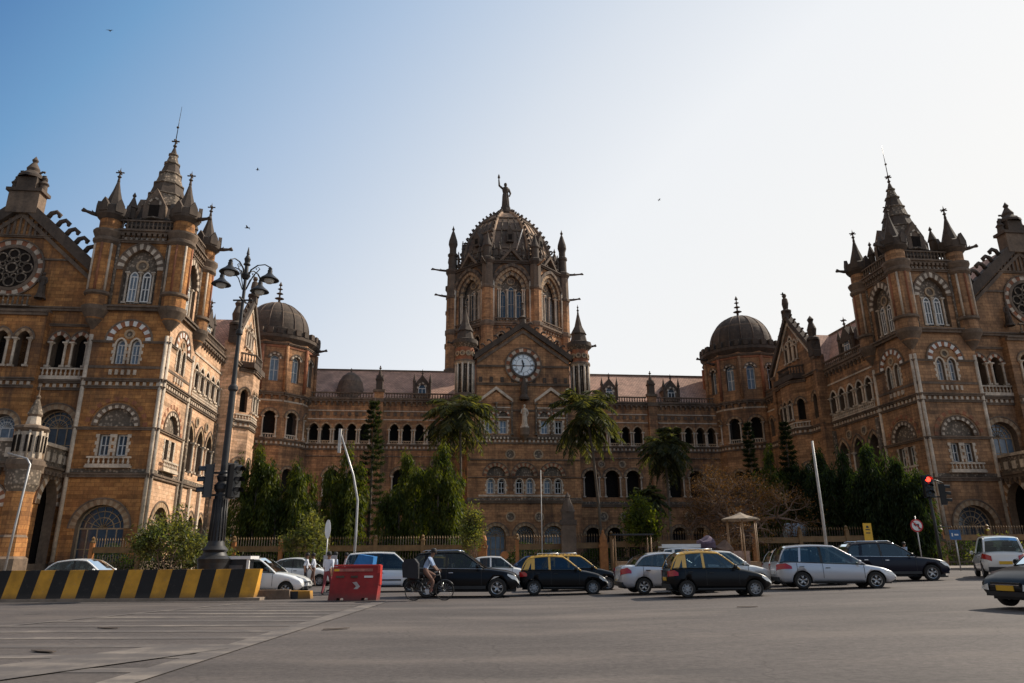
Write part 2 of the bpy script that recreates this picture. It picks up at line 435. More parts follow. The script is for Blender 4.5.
def roof_gable(mb, M, u0, u1, y0, y1, ze, zr, m=None, along='y', t=.25):
    """ridge runs along y (default) between y0 and y1; section in u"""
    uc = (u0 + u1) / 2; m = m or TILE
    vs = [(u0, y0, ze), (uc, y0, zr), (u1, y0, ze), (u0, y1, ze), (uc, y1, zr), (u1, y1, ze)]
    mb.add(M, vs, [(0, 1, 4, 3), (1, 2, 5, 4), (0, 2, 1), (3, 4, 5)], m)
# ------------------------------------------------------------------ the station
ST = empty('railway_station', (12.4428 * math.cos(YAW) - 109.457 * math.sin(YAW), 12.4428 * math.sin(YAW) + 109.457 * math.cos(YAW), 0), YAW)
tag(ST, 'huge ochre stone gothic railway station with central clock dome and two projecting wings', 'building')
I4 = Matrix.Identity(4); MIR = Matrix.Diagonal((-1, 1, 1, 1))

def rect(u0, u1, z0, z1): return [(u0, z0), (u1, z0), (u1, z1), (u0, z1)]
def levels(mb, M, u0, u1, top=True):
    """string courses that run round the whole building"""
    string(mb, M, u0, u1, 8.75, .4, .2)
    mb.box(M, u0, u1, -.08, .03, 9.2, 9.55, CAR)
    string(mb, M, u0, u1, 17.15, .28, .14)
    dentils(mb, M, u0, u1, 17.46, .34)
    string(mb, M, u0, u1, 17.84, .3, .2)
    mb.box(M, u0, u1, -.14, .03, 0, 1.1, TRI)
    string(mb, M, u0, u1, 1.12, .2, .12)
    if top:
        string(mb, M, u0, u1, 24.7, .5, .3); corbels(mb, M, u0, u1, 24.7)
def roundel(mb, M, u, z, r=.55):
    pts = lambda q: [(u + q * math.cos(2 * PI * i / 14), z + q * math.sin(2 * PI * i / 14)) for i in range(14)]
    mb.prism(M, pts(r), -.03, .02, CAR)
    A, B = pts(r), pts(r + .2)
    for i in range(14):
        j = (i + 1) % 14
        mb.prism(M, [B[i], B[j], A[j], A[i]], -.12, .02, BND)

# --- arcaded ranges left and right of the centre
def arcade_range(S, left):
    M = S @ frame(0, 0, 0); mb = MB()
    P = empty('arcade_range', parent=ST)
    ops = []
    g2 = [9.6, 11.45, 13.4, 15.35, 17.3, 19.25], [23.75, 25.7, 27.65, 29.6, 31.4]
    for grp in g2:
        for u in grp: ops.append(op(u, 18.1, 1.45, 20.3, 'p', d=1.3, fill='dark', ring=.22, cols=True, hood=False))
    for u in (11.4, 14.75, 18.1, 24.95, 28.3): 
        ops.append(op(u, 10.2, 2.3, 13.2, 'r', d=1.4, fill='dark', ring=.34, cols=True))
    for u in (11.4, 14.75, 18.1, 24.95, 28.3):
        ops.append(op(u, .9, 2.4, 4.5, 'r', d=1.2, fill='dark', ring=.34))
    wall(mb, M, rect(8.2, 33.2, 0, 24.75), ops, P)
    levels(mb, M, 8.2, 32.6)
    for u0, u1 in ((8.6, 21.0), (22.6, 32.4)):
        mb.box(M, u0, u1, -.1, .02, 21.85, 22.0, PAL); dentils(mb, M, u0, u1, 22.5, .5, 1.0, TRI, .12)
        mb.box(M, u0, u1, -.07, .02, 23.2, 23.35, PAL)
        mb.box(M, u0, u1, -.12, .02, 16.2, 16.32, CAR)
    for u in (13.08, 16.42, 26.6): roundel(mb, M, u, 7.3); roundel(mb, M, u, 15.3, .4)
    mb.box(M, 21.1, 22.5, -.55, .02, 0, 26.2, OCH)
    mb.box(M, 21.0, 22.6, -.62, -.55, 17.2, 18.1, TRI); mb.box(M, 21.0, 22.6, -.62, -.555, 9, 9.4, TRI); mb.box(M, 20.9, 22.7, -.7, .02, 26.2, 26.6, TRI)
    mb.box(M, 20.95, 22.65, -.65, -.56, 24.6, 25.2, TRI)
    mb.build('wall', P)
    for grp in g2:
        b = MB(); balustrade(b, M, grp[0] - .9, grp[-1] + .9, 18.15, .5, -.02, BND, .36, .07); b.build('balustrade', P)
    b = MB(); balustrade(b, M, 8.7, 20.9, 25.2, .95, -.15); b.build('parapet', P); b = MB(); balustrade(b, M, 22.7, 32.2, 25.2, .95, -.15); b.build('parapet', P)
    b = MB(); vs = [(8, .6, 25), (36, .6, 25), (38.5, 8, 31.75), (7, 8, 31.75), (8, 15.5, 25), (36, 15.5, 25)]
    b.add(M, vs, [(0, 1, 2, 3), (3, 2, 5, 4)], TILE); b.box(M, 8, 37.5, 7.85, 8.15, 31.65, 31.95, TRI); rf = b.build('roof', P)
    pinnacle(M, P, 21.8, -.1, 26.6, 4.0, .5)
    def dormer(u):
        b = MB(); A = M @ frame(u, 1.1, 0)
        b.prism(A, [(-1.15, 25.8), (1.15, 25.8), (1.15, 27.7), (0, 29.3), (-1.15, 27.7)], 0, 3.0, TRI)
        roof_gable(b, A, -1.3, 1.3, -.15, 4.5, 27.75, 29.45, DRK)
        o = op(0, 26.3, 1.2, 27.2, 'p')
        ringseg(b, A, 0, 27.2, 1.2, 'p', 0, .22, -.18, -.0, PAL, TRI)
        finial(b, A, (0, 0, 29.3), 1.2)
        for sx in (-1.25, 1.25): b.lathe(A, (sx, -.1, 25.8), [(.2, 0), (.2, 2.4), (.28, 2.5), (.06, 3.6), (0, 4.0)], DRK, 6)
        d = b.build('dormer', P); add_window(A, P, o, -.02, .1); return d
    dormer(15.2)
    if not left: dormer(25.6)
    else:
        b = MB(); b.lathe(M, (26.7, 3.2, 25.6), [(2.3, -.4), (2.25, 1.4), (1.9, 2.9), (1.3, 3.9), (.5, 4.5), (.12, 4.6), (.1, 5.2), (0, 5.3)], DOM, 14); b.build('roof_cupola', P)
    return P
OCH = OCHC
arcade_range(I4, False); arcade_range(MIR, True)

# --- clock gable block
def clock_block():
    P = empty('clock_gable', parent=ST); M = frame(0, -7.5, 0); mb = MB(); ops = []
    for u in (-4.1, 0, 4.1):
        ops.append(op(u, .8, 2.7, 4.3, 'r', d=.9, fill='win', ring=.42, bars=3, glass=PANE))
        for s_ in (-.78, .78): ops.append(op(u + s_, 10.1, .95, 11.7, 'r', d=.4, ring=.16, rm=(PAL, PAL), hood=False, quoin=True, glass=PANB))
        ops.append(op(u, 12.6, 2.7, 12.62, 'r', d=.25, fill='tymp', ring=.5, rm=(BND, OC2)))
    for c in (-4.1, 4.1):
        for s_ in (-1.05, 1.05): 
            ops.append(op(c + s_, 18.7, 1.05, 20.65, 'f', d=.4, ring=0, quoin=True, glass=PANB))
            ops.append(op(c + s_, 21.25, 1.35, 21.3, 'r', d=.25, fill='tymp', ring=.32, rm=(OC2, PAL)))
    for u in (-4.1, 0, 4.1): pass
    wall(mb, M, [(-8.2, 0), (8.2, 0), (8.2, 23), (7, 23.0), (7, 30), (0, 35.0), (-7, 30), (-7, 23.0), (-8.2, 23)], ops, P)
    for u0, u1 in ((-8.2, 8.2),): levels(mb, M, u0, u1, False)
    for u in (-2.05, 2.05): roundel(mb, M, u, 6.9, .5); roundel(mb, M, u, 15.7, .55)
    mb.box(M, -6.6, 6.6, -.1, .02, 9.7, 9.95, PAL)
    for c in (-4.1, 4.1):
        mb.box(M, c - 2.2, c + 2.2, -.3, .02, 18.2, 18.5, TRI); dentils(mb, M, c - 2.1, c + 2.1, 17.9, .28, .5, PAL, .35)
        for z, h in ((21.0, .2), (22.5, .15)): mb.box(M, c - 2.1, c + 2.1, -.1, .02, z, z + h, PAL)
        A = [(c - 2.5, 23.3), (c, 25.2), (c + 2.5, 23.3), (c + 2.5, 23.75), (c, 25.7), (c - 2.5, 23.75)]
        mb.prism(M, [A[0], A[1], A[4], A[5]], -.4, .02, PAL); mb.prism(M, [A[1], A[2], A[3], A[4]], -.4, .02, PAL)
        mb.prism(M, [(c - 2.3, 23.1), (c + 2.3, 23.1), (c, 24.9)], -.2, .02, OCH); roundel(mb, M, c, 23.75, .25)
        for sx in (-2.3, 0, 2.3): column(mb, M, c + sx, -.15, 18.5, 23.2, .14, CAR)
    string(mb, M, -7, 7, 28.7, .3, .15); string(mb, M, -7, 7, 22.0, .25, .12); string(mb, M, -7, 7, 25.9, .35, .2)
    string(mb, M, -8.2, 8.2, 14.8, .2, .1); string(mb, M, -8.2, 8.2, 12.3, .14, .1)
    for i in range(9): mb.box(M, -6.4 + i * 1.6 - .25, -6.4 + i * 1.6 + .25, -.1, .02, 26.4, 27.2, DRK)
    # raking cornice
    for sx in (-1, 1):
        q = [(7.35 * sx, 29.75), (0, 35.0), (0, 35.9), (7.35 * sx, 30.7)]
        if sx > 0: q = q[::-1]
        q = q if (q[1][0] - q[0][0]) * (q[2][1] - q[0][1]) - (q[1][1] - q[0][1]) * (q[2][0] - q[0][0]) > 0 else q[::-1]
        mb.prism(M, q, -.45, .5, DRK)
        q2 = [(6.9 * sx, 29.2), (0, 34.1), (0, 34.6), (6.9 * sx, 29.7)]
        q2 = q2 if sx < 0 else q2[::-1]
        mb.prism(M, q2, -.2, .02, TRI)
        for i in range(7):
            t = (i + .6) / 7.4
            hook(mb, M, (sx * 7.35 * (1 - t), -.1, 30.7 + 5.2 * t), (sx, 0, -.3), (sx * .3, 0, 1), .7)
    for sgn, deg, x0 in ((1, 90, 8.2), (-1, -90, -8.2)):
        A = frame(x0, -7.5 if sgn > 0 else 0, deg); L = 7.5
        o2 = [op(3.75, 10.2, 1.6, 13, 'r', ring=.3), op(3.75, 18.6, 1.3, 20.8, 'r', ring=.3), op(3.75, 1.2, 1.8, 4.4, 'r', ring=.3)]
        wall(mb, A, rect(0, L, 0, 24.7), o2, P); levels(mb, A, 0, L, False)
        A = frame(7 if sgn > 0 else -7, -7.5 if sgn > 0 else 11.5, deg)
        wall(mb, A, rect(0, 19, 23, 30), [], P)
    mb.build('wall', P)
    b = MB(); roof_gable(b, M, -7.4, 7.4, .3, 19.2, 30, 35.3, TILE); b.build('roof', P)
    b = MB(); b.lathe(M, (0, .1, 35.6), [(.5, 0), (.5, .8), (.7, 1.0), (.25, 1.4), (.3, 2.3), (.12, 2.6), (.12, 3.2), (.3, 3.4), (0, 3.9)], DRK, 8); b.build('finial', P)
    # clock
    C = empty('clock', parent=ST); c = Matrix.Translation((0, -7.5, 29.05)); b = MB()
    def disc(r, y0, y1, m, bb):
        bb.prism(c, [(r * math.cos(2 * PI * i / 40), r * math.sin(2 * PI * i / 40)) for i in range(40)], y0, y1, m)
    def ring(r0, r1, y0, y1, m, bb, n=40, m2=None):
        for i in range(n):
            a, a2 = 2 * PI * i / n, 2 * PI * (i + 1) / n
            bb.prism(c, [(r1 * math.cos(a), r1 * math.sin(a)), (r1 * math.cos(a2), r1 * math.sin(a2)), (r0 * math.cos(a2), r0 * math.sin(a2)), (r0 * math.cos(a), r0 * math.sin(a))], y0, y1, m if i % 2 or not m2 else m2)
    ring(1.73, 2.05, -.42, .02, DRK, b); ring(2.053, 2.6, -.22, .02, OC2, b, 24, PAL); ring(2.603, 2.8, -.3, .02, TRI, b); b.build('surround', C)
    b = MB(); disc(1.73, -.2, .0, DIAL, b); b.build('dial', C)
    b = MB(); rom = [2, 1, 2, 3, 2, 1, 2, 3, 4, 2, 1, 2]
    for h in range(12):
        a = PI / 2 - 2 * PI * h / 12; n_ = rom[h]
        for k in range(n_):
            aa = a + (k - (n_ - 1) / 2) * .085; ca, sa = math.cos(aa), math.sin(aa); t = .026
            b.prism(c, [(1.2 * ca + t * sa, 1.2 * sa - t * ca), (1.55 * ca + t * sa, 1.55 * sa - t * ca), (1.55 * ca - t * sa, 1.55 * sa + t * ca), (1.2 * ca - t * sa, 1.2 * sa + t * ca)], -.225, -.19, BLK)
    ring(1.6, 1.65, -.22, -.19, BLK, b); ring(1.08, 1.12, -.22, -.19, BLK, b); b.build('numerals', C)
    for nm, deg, L, t, y in (('hour_hand', 90 + 13, .95, .11, -.28), ('minute_hand', 90 - 198, 1.4, .07, -.32)):
        a = R(deg); ca, sa = math.cos(a), math.sin(a); b = MB()
        b.prism(c, [(-.3 * ca + t * sa, -.3 * sa - t * ca), (L * .7 * ca + t * sa, L * .7 * sa - t * ca), (L * ca, L * sa), (L * .7 * ca - t * sa, L * .7 * sa + t * ca), (-.3 * ca - t * sa, -.3 * sa + t * ca)], y, y + .03, BLK); b.build(nm, C)
    statue('niche_statue', M, P, 0, -.9, 19.4, 3.6, PAL)
    b = MB(); b.lathe(M, (0, -.75, 0), [(.1, 17.6), (.7, 18.4), (.75, 19.4), (.6, 19.45)], TRI, 10); b.lathe(M, (0, -.7, 0), [(.75, 23.6), (.8, 23.9), (.5, 24.4), (.55, 25.4), (.1, 27.2), (0, 27.4)], DRK, 8, smooth=False); b.build('niche_canopy', P)
    # flanking turrets
    for sx in (-1, 1):
        x = 8.75 * sx; b = MB(); r = 1.5
        b.lathe(M, (x, .5, 0), [(.3, 21.6), (.9, 22.4), (r + .25, 24.0), (r + .25, 24.5), (r, 24.6), (r * .8, 24.7)], TRI, 10, mats=[OCH, OCH, TRI, TRI, TRI])
        b.lathe(M, (x, .5, 0), [(r * .62, 24.6), (r * .62, 32)], VOID, 10)
        for i in range(10):
            a = 2 * PI * i / 10; b.bar(M, (x + r * .9 * math.cos(a), .5 + r * .9 * math.sin(a), 24.6), (x + r * .9 * math.cos(a), .5 + r * .9 * math.sin(a), 29.2), .17, PAL, n=6)
            a += PI / 10; b.bar(M, (x + r * .8 * math.cos(a), .5 + r * .8 * math.sin(a), 24.6), (x + r * .8 * math.cos(a), .5 + r * .8 * math.sin(a), 29.2), .08, CAR, n=5)
        b.lathe(M, (x, .5, 0), [(r * .9, 29.0), (r * 1.1, 29.3), (r * 1.1, 29.6), (r * .92, 29.7), (r * .92, 31.6), (r * 1.3, 32.2), (r * 1.3, 32.8), (r * .95, 33.0)], CAR, 10, mats=[PAL, TRI, TRI, OC2, CAR, DRK, DRK])
        for i in range(10):
            a = 2 * PI * i / 10; roundel(b, M @ frame(x + r * .9 * math.cos(a), .5 + r * .9 * math.sin(a), math.degrees(a) + 90), 0, 30.6, .22)
        b.lathe(M, (x, .5, 0), [(r * .9, 33.0), (r * .72, 34.2), (r * .85, 34.3), (r * .4, 35.6), (.1, 37.9)], DRK, 8, smooth=False)
        finial(b, M, (x, .5, 37.7), 1.6, cross=False)
        b.build('turret', P); gargoyle(M, P, (x + sx * 1.2, .5, 32.4), (sx, 0, .02), 1.5)
clock_block()

# --- the octagonal central tower and its dome
def central_tower():
    P = empty('central_tower', (.4, 0, 0), parent=ST); cy = 23.0; ap = 10.85; side = 2 * ap * math.tan(PI / 8); h = side / 2
    mb = MB()
    for k in range(8):
        deg = 45 * k; A = frame(0, cy, deg) @ Matrix.Translation((0, -ap, 0))
        hidden = k in (3, 4, 5)
        ops = []
        if not hidden:
            ops = [op(0, 42.9, 5.5, 49.0, 'p', d=1.3, fill='tymp', ring=.5, rm=(BND, BN2), proud=.15)]
            ops += [op(u, 36.5, 1.2, 39.5, 'p', d=.5, fill='dark', ring=.25) for u in (-2, 0, 2)]
        wall(mb, A, [(-h, 24), (h, 24), (h, 54.3), (-h, 54.3)], ops, P)
        string(mb, A, -h, h, 34.5, .5, .3); string(mb, A, -h, h, 41.8, .5, .35); string(mb, A, -h, h, 49.0, .3, .2) if hidden else None
        mb.box(A, -h, h, -.1, .02, 35.6, 35.9, PAL); dentils(mb, A, -h, h, 41.3, .4, .8, TRI, .2)
        if not hidden:
            for u in (-1.55, 0, 1.55):
                add_window(A, P, op(u, 43.6, 1.15, 48.2 + (.9 if u == 0 else 0), 'p'), 1.24, .1, fm=PAL)
            for u in (-2.45, -2.1, -.78, .78, 2.1, 2.45): column(mb, A, u, .75 if abs(u) < 2 else .35, 43, 49.0, .14, PAL)
            roundel(mb, A @ Matrix.Translation((0, 1.26, 0)), 0, 51.0, .6)
            for sx in (-1, 1): mb.bar(A, (sx * (h - 1.1), -.3, 42.3), (sx * (h - 1.1), -.3, 50.5), .2, PAL, n=6)
        if not hidden:
            ringseg(mb, A, 0, 49.0, 5.5, 'p', .68, 1.25, -.45, .03, DRK, TRI, 20); ringseg(mb, A, 0, 49.0, 5.5, 'p', -.75, -.02, .3, .8, CAR, BND, 16)
            mb.prism(A, [(-h + .9, 51.5), (-2.6, 53.3), (-1.4, 54.2), (-h + .9, 54.2)][::1], -.1, .02, DRK); mb.prism(A, [(h - .9, 51.5), (h - .9, 54.2), (1.4, 54.2), (2.6, 53.3)], -.1, .02, DRK)
        string(mb, A, -h, h, 54.0, .5, .4, DRK)
        # curved gablet over each face
        for sx in (-1, 1):
            q = [(1.9 * sx, 54.4), (0, 56.6), (0, 57.3), (2.4 * sx, 54.4)]; q = q if sx < 0 else q[::-1]
            mb.prism(A, q, -.4, .6, TRI)
            for i in range(4):
                t = (i + .5) / 4.3; hook(mb, A, (sx * 2.4 * (1 - t), -.2, 54.5 + 2.8 * t), (sx, 0, -.3), (sx * .3, 0, 1), .55)
        balustrade(mb, A, -h + 1.2, h - 1.2, 42.3, .9, -.35, TRI, .5)
    mb.build('wall', P)
    # corner piers, pinnacles and gargoyles
    rv = ap / math.cos(PI / 8)
    for k in range(8):
        a = R(45 * k + 22.5 - 90); ca, sa = math.cos(a), math.sin(a); x, y = rv * ca, cy + rv * sa
        b = MB()
        b.lathe(I4, (x, y, 0), [(1.25, 24), (1.25, 33.8), (1.45, 34), (1.45, 34.8), (1.15, 35), (1.15, 41.5), (1.35, 41.8), (1.35, 42.4), (1.1, 42.6), (1.1, 48.8), (1.3, 49), (1.3, 49.4), (1.1, 49.6), (1.05, 53.8), (1.4, 54.4), (1.4, 54.9), (.9, 55.2)], OCH, 8, smooth=False, a0=a,
                mats=[OCH, TRI, TRI, TRI, OCH, TRI, TRI, TRI, OCH, TRI, TRI, TRI, TRI, DRK, DRK, DRK])
        b.build('corner_pier', P)
        if k in (1, 2, 6, 5):  # outer side vertices carry the tall pinnacles
            b = MB(); b.lathe(I4, (x, y, 0), [(.85, 55), (.8, 57.6), (1.0, 57.9), (1.0, 58.3), (.66, 58.5), (.66, 59.6), (.9, 60.4), (.82, 61.2), (.33, 62.9), (.14, 63.4), (.3, 63.7), (.12, 64.1), (0, 64.6)], DRK, 8)
            b.build('pinnacle', P)
        else:
            b = MB(); b.lathe(I4, (x, y, 0), [(.75, 55), (.7, 57.2), (.9, 57.5), (.3, 59.3), (.1, 60.2), (0, 60.5)], DRK, 8); b.build('pinnacle', P)
        if k in (2, 5): pass
        elif k in (1, 6):
            sx = 1 if ca > 0 else -1
            gargoyle(I4, P, (x + sx * 1.0, y, 54.8 if k in (1, 6) else 54.6), (sx, 0, .05), 3.2)
            gargoyle(I4, P, (x + sx * 1.0, y, 49.5), (sx, -.1, .05), 2.4)
        else:
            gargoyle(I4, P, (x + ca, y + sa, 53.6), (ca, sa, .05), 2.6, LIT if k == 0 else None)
    # ribbed dome
    prof = [(9.9, 53.8), (9.7, 56.0), (9.2, 58.4), (8.5, 60.8), (7.6, 63.0), (6.4, 65.1), (5.0, 66.9), (3.5, 68.3), (2.0, 69.3)]
    b = MB()
    for k in range(8):
        a0, a1 = R(45 * k - 22.5 - 90), R(45 * k + 22.5 - 90)
        n = 6
        for i in range(len(prof) - 1):
            (r0, z0), (r1, z1) = prof[i], prof[i + 1]
            m_ = LIT if (i >= 5 and k in (0, 1, 7)) or (k == 1 and i in (2, 3, 4)) else DOM  # sunlight on upper and right front facets painted by the paler tone
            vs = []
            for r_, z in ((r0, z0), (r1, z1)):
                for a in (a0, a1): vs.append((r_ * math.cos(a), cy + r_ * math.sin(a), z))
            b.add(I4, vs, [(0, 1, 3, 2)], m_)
    b.lathe(I4, (0, cy, 0), [(2.0, 69.2), (2.3, 69.4), (2.3, 69.9), (1.2, 70.1), (1.1, 71.0)], DRK, 8, smooth=False)
    b.build('dome', P)
    for k in range(8):
        a = R(45 * k + 22.5 - 90); ca, sa = math.cos(a), math.sin(a); b = MB()
        pts = [(r_ * 1.01 * ca, cy + r_ * 1.01 * sa, z) for r_, z in prof]
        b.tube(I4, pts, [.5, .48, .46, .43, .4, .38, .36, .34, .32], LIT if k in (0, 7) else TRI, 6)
        for i in range(len(prof) - 1):
            for t in (.15, .65):
                r_ = prof[i][0] * (1 - t) + prof[i + 1][0] * t; z = prof[i][1] * (1 - t) + prof[i + 1][1] * t
                dr, dz = prof[i + 1][0] - prof[i][0], prof[i + 1][1] - prof[i][1]; l = math.hypot(dr, dz)
                nr, nz = dz / l, -dr / l
                if i < 1: continue
                hook(b, I4, (r_ * 1.01 * ca + nr * .3 * ca, cy + r_ * 1.01 * sa + nr * .3 * sa, z + nz * .3), (-dr / l * ca * -1, -dr / l * sa * -1, -dz / l), (nr * ca, nr * sa, nz), .98)
        b.build('rib', P)
    b = MB()
    for k in range(8):
        A = frame(0, cy, 45 * k) @ Matrix.Translation((0, -10.2, 0))
        for u in (-3.3, -2.2, 2.2, 3.3): b.lathe(A, (u, -.3, 55.2), [(.25, 0), (.25, 1.6), (.36, 1.75), (.08, 3.0), (.16, 3.1), (0, 3.6)], DRK, 6)
        balustrade(b, A, -4, 4, 55.0, 1.1, .1, TRI, .5)
        for z, r_ in ((58.2, 9.3), (62.6, 7.85), (66.3, 5.6)):
            B = frame(0, cy, 45 * k) @ Matrix.Translation((0, -r_ * math.cos(PI / 8), 0)); hh = r_ * math.sin(PI / 8); b.box(B, -hh, hh, -.12, .3, z, z + .3, TRI)
        for u in (-1.9, 0, 1.9):
            for j in range(len(prof) - 3):
                (r0, z0), (r1, z1) = prof[j], prof[j + 1]
                c8 = math.cos(PI / 8); f0, f1 = r0 / 9.9, r1 / 9.9
                B = frame(0, cy, 45 * k); b.bar(B, (u * f0, -r0 * c8 - .05, z0), (u * f1, -r1 * c8 - .05, z1), .12, CAR, n=5)
    b.build('dome_ribwork', P)
    # dormer lucarnes on the dome facets
    for k in (0, 1, 7, 2, 6):
        b = MB(); A = frame(0, cy, 45 * k) @ Matrix.Translation((0, -8.6, 0))
        b.prism(A, [(-.7, 59.5), (.7, 59.5), (.7, 61.2), (0, 62.6), (-.7, 61.2)], -.4, 1.5, DRK); b.box(A, -.35, .35, -.44, -.38, 59.9, 61.0, VOID); finial(b, A, (0, -.2, 62.5), 1.0, cross=False)
        b.build('dormer', P)
    statue('statue', I4, ST, .4, cy, 70.4, 7.0, DRK, torch=True)
    b = MB(); b.bar(I4, (.9, 11.4, 56.5), (2.0, 10.5, 60.5), .09, WHT); b.build('lightning_rod', P)
central_tower()

# --- domed corner towers in the angles of the court
def corner_tower(S):
    P = empty('corner_tower', parent=ST); cx, cy, r = -38.7, 1.6, 6.3; n = 12; ap = r; hs = ap * math.tan(PI / n)
    mb = MB()
    for k in range(n):
        deg = 15 + 30 * k
        A = S @ frame(cx, cy, deg) @ Matrix.Translation((0, -ap, 0))
        a = R(deg - 90); vis = math.sin(a) < .3 and math.cos(a) > -.4
        ops = []
        if vis:
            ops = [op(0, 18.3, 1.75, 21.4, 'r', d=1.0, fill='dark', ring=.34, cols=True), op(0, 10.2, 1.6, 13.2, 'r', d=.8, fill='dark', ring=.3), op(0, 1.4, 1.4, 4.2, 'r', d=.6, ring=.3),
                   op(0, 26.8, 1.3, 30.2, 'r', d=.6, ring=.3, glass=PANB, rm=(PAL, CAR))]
        wall(mb, A, rect(-hs, hs, 0, 33.2), ops, P)
        levels(mb, A, -hs, hs, False)
        string(mb, A, -hs, hs, 24.6, .45, .25); corbels(mb, A, -hs, hs, 24.6, 1.1); string(mb, A, -hs, hs, 32.4, .3, .2); mb.box(A, -hs, hs, -.1, .02, 32.0, 32.3, OC2)
        for z0, z1 in ((25.4, 32.2),): mb.bar(A, (hs, -.15, z0), (hs, -.15, z1), .26, OC2 if k % 2 else OCH, n=8)
        mb.box(A, -hs * .95, hs * .95, -.07, .02, 23.7, 23.95, PAL)
        balustrade(mb, A, -.9, .9, 18.2, .75, .1, PAL, .36, .07) if vis else None
    mb.lathe(S, (cx, cy, 0), [(6.3, 32.8), (6.95, 33.5), (6.95, 34.0), (6.6, 34.1), (6.6, 34.9), (6.2, 35.0), (5.6, 35.1)], DRK, 36, smooth=False)
    for k in range(30):
        a = 2 * PI * k / 30; mb.box(S @ frame(cx + 6.75 * math.cos(a), cy + 6.75 * math.sin(a), math.degrees(a)), -.25, .25, -.4, .4, 34.05, 34.95, DRK)
    mb.build('wall', P)
    b = MB(); rr = 5.1
    prof = [(rr + .15, 35.0), (rr + .15, 35.5), (rr, 35.6)] + [(rr * math.cos(t) ** 1.06, 35.7 + 5.3 * math.sin(t)) for t in [PI / 2 * i / 12 for i in range(0, 12)]] + [(.35, 41.05), (0, 41.2)]
    b.lathe(S, (cx, cy, 0), prof, DRK, 36)
    for q in range(16):
        a = 2 * PI * q / 16; b.tube(S, [(cx + r_ * math.cos(a), cy + r_ * math.sin(a), z) for r_, z in prof[2:-2]], .1, DOM, 5)
    b.lathe(S, (cx, cy, 0), [(rr * .86, 38.2), (rr * .875, 38.2), (rr * .85, 38.5), (rr * .83, 38.5)], TRI, 36)
    b.build('dome', P)
    b = MB(); b.lathe(S, (cx, cy, 40.9), [(.55, 0), (.2, .4), (.2, .8), (.75, 1.0), (.15, 1.25), (.15, 1.7), (.55, 1.85), (.12, 2.1), (.12, 2.5), (.42, 2.65), (.1, 2.85), (.1, 3.2), (.3, 3.3), (0, 4.0)], DRK, 10); b.build('finial', P)
    gargoyle(S, P, (cx + 6.5, cy - .5, 32.9), (1, 0, .05), 1.8)
    gargoyle(S, P, (cx + 6.1, cy - 2.6, 31.6), (1, -.3, 0), 1.5)
corner_tower(I4); OCH = OCHR; corner_tower(MIR)

# --- wing towers
def tower_face(mb, M, P, L, z0=0):
    c = L / 2; ops = []
    if z0 == 0:
        ops.append(op(c, .6, 4.2, 4.2, 'r', d=.7, ring=.5, bars=4, glass=PANE))
        for s_ in (-.78, .78): ops.append(op(c + s_, 10.75, .92, 12.75, 'f', d=.4, ring=0, quoin=True))
        ops.append(op(c, 13.5, 3.4, 13.55, 'r', d=.3, fill='tymp', ring=.34, rm=(PAL, TRI)))
        for s_ in (-.7, .7): ops.append(op(c + s_, 19.6, .82, 21.55, 'p', d=.4, ring=.16, rm=(PAL, PAL), hood=False, quoin=True, glass=PANB))
    ops.append(op(c, 25.75, 3.3, 29.4, 'p', d=.45, fill='tymp', ring=.6, rm=(PAL, TRI), proud=.12))
    wall(mb, M, rect(0, L, z0, 33.4), ops, P)
    if z0 == 0:
        levels(mb, M, 0, L, False)
        ringseg(mb, M, c, 13.5, 3.4, 'r', .75, 1.15, -.06, .03, OC2, OCH)
        string(mb, M, 0, L, 13.15, .28, .16); string(mb, M, 0, L, 4.0, .2, .1) if False else None
        mb.box(M, c - 2, c + 2, -.5, .02, 9.6, 9.8, PAL); balustrade(mb, M, c - 1.95, c + 1.95, 9.8, .85, -.35, PAL, .4, .1)
        ringseg(mb, M, c, 21.9, 2.9, 'r', .1, .62, -.12, .03, WHT, OC2, 15); ringseg(mb, M, c, 21.9, 2.9, 'r', .63, .8, -.16, .03, TRI, TRI)
        roundel(mb, M, c, 22.6, .3)
        string(mb, M, 0, c - 1.35, 21.7, .22, .12); string(mb, M, c + 1.35, L, 21.7, .22, .12)
        mb.box(M, 0, L, -.06, .02, 19.15, 19.4, TRI); dentils(mb, M, c - 1.4, c + 1.4, 18.5, .5, .56, PAL, .16)
        for u in (.22, L - .22):
            mb.bar(M, (u, -.02, 1.3), (u, -.02, 22.5), .2, PAL, n=6)
    string(mb, M, 0, L, 25.0, .5, .34)
    for s_ in (-.62, .62):
        add_window(M, P, op(c + s_, 26.1, .82, 28.8, 'p'), .43, .13)
    for s_ in (-1.25, 0, 1.25): column(mb, M, c + s_, .3, 25.9, 29.2, .11, PAL)
    roundel(mb, M @ Matrix.Translation((0, .44, 0)), c, 30.0, .42)
    string(mb, M, 0, L, 32.3, .3, .2); corbels(mb, M, .9, L - .9, 33.3, .5, TRI); string(mb, M, 0, L, 33.3, .35, .34)
    balustrade(mb, M, .8, L - .8, 33.7, 1.15, -.1, TRI, .42, .14)
    mb.box(M, 1.6, L - 1.6, -.06, .02, 32.65, 32.95, PAL)
    for u in (1.35, L - 1.35): mb.bar(M, (u, -.05, 25.6), (u, -.05, 32.2), .16, CAR, n=6)
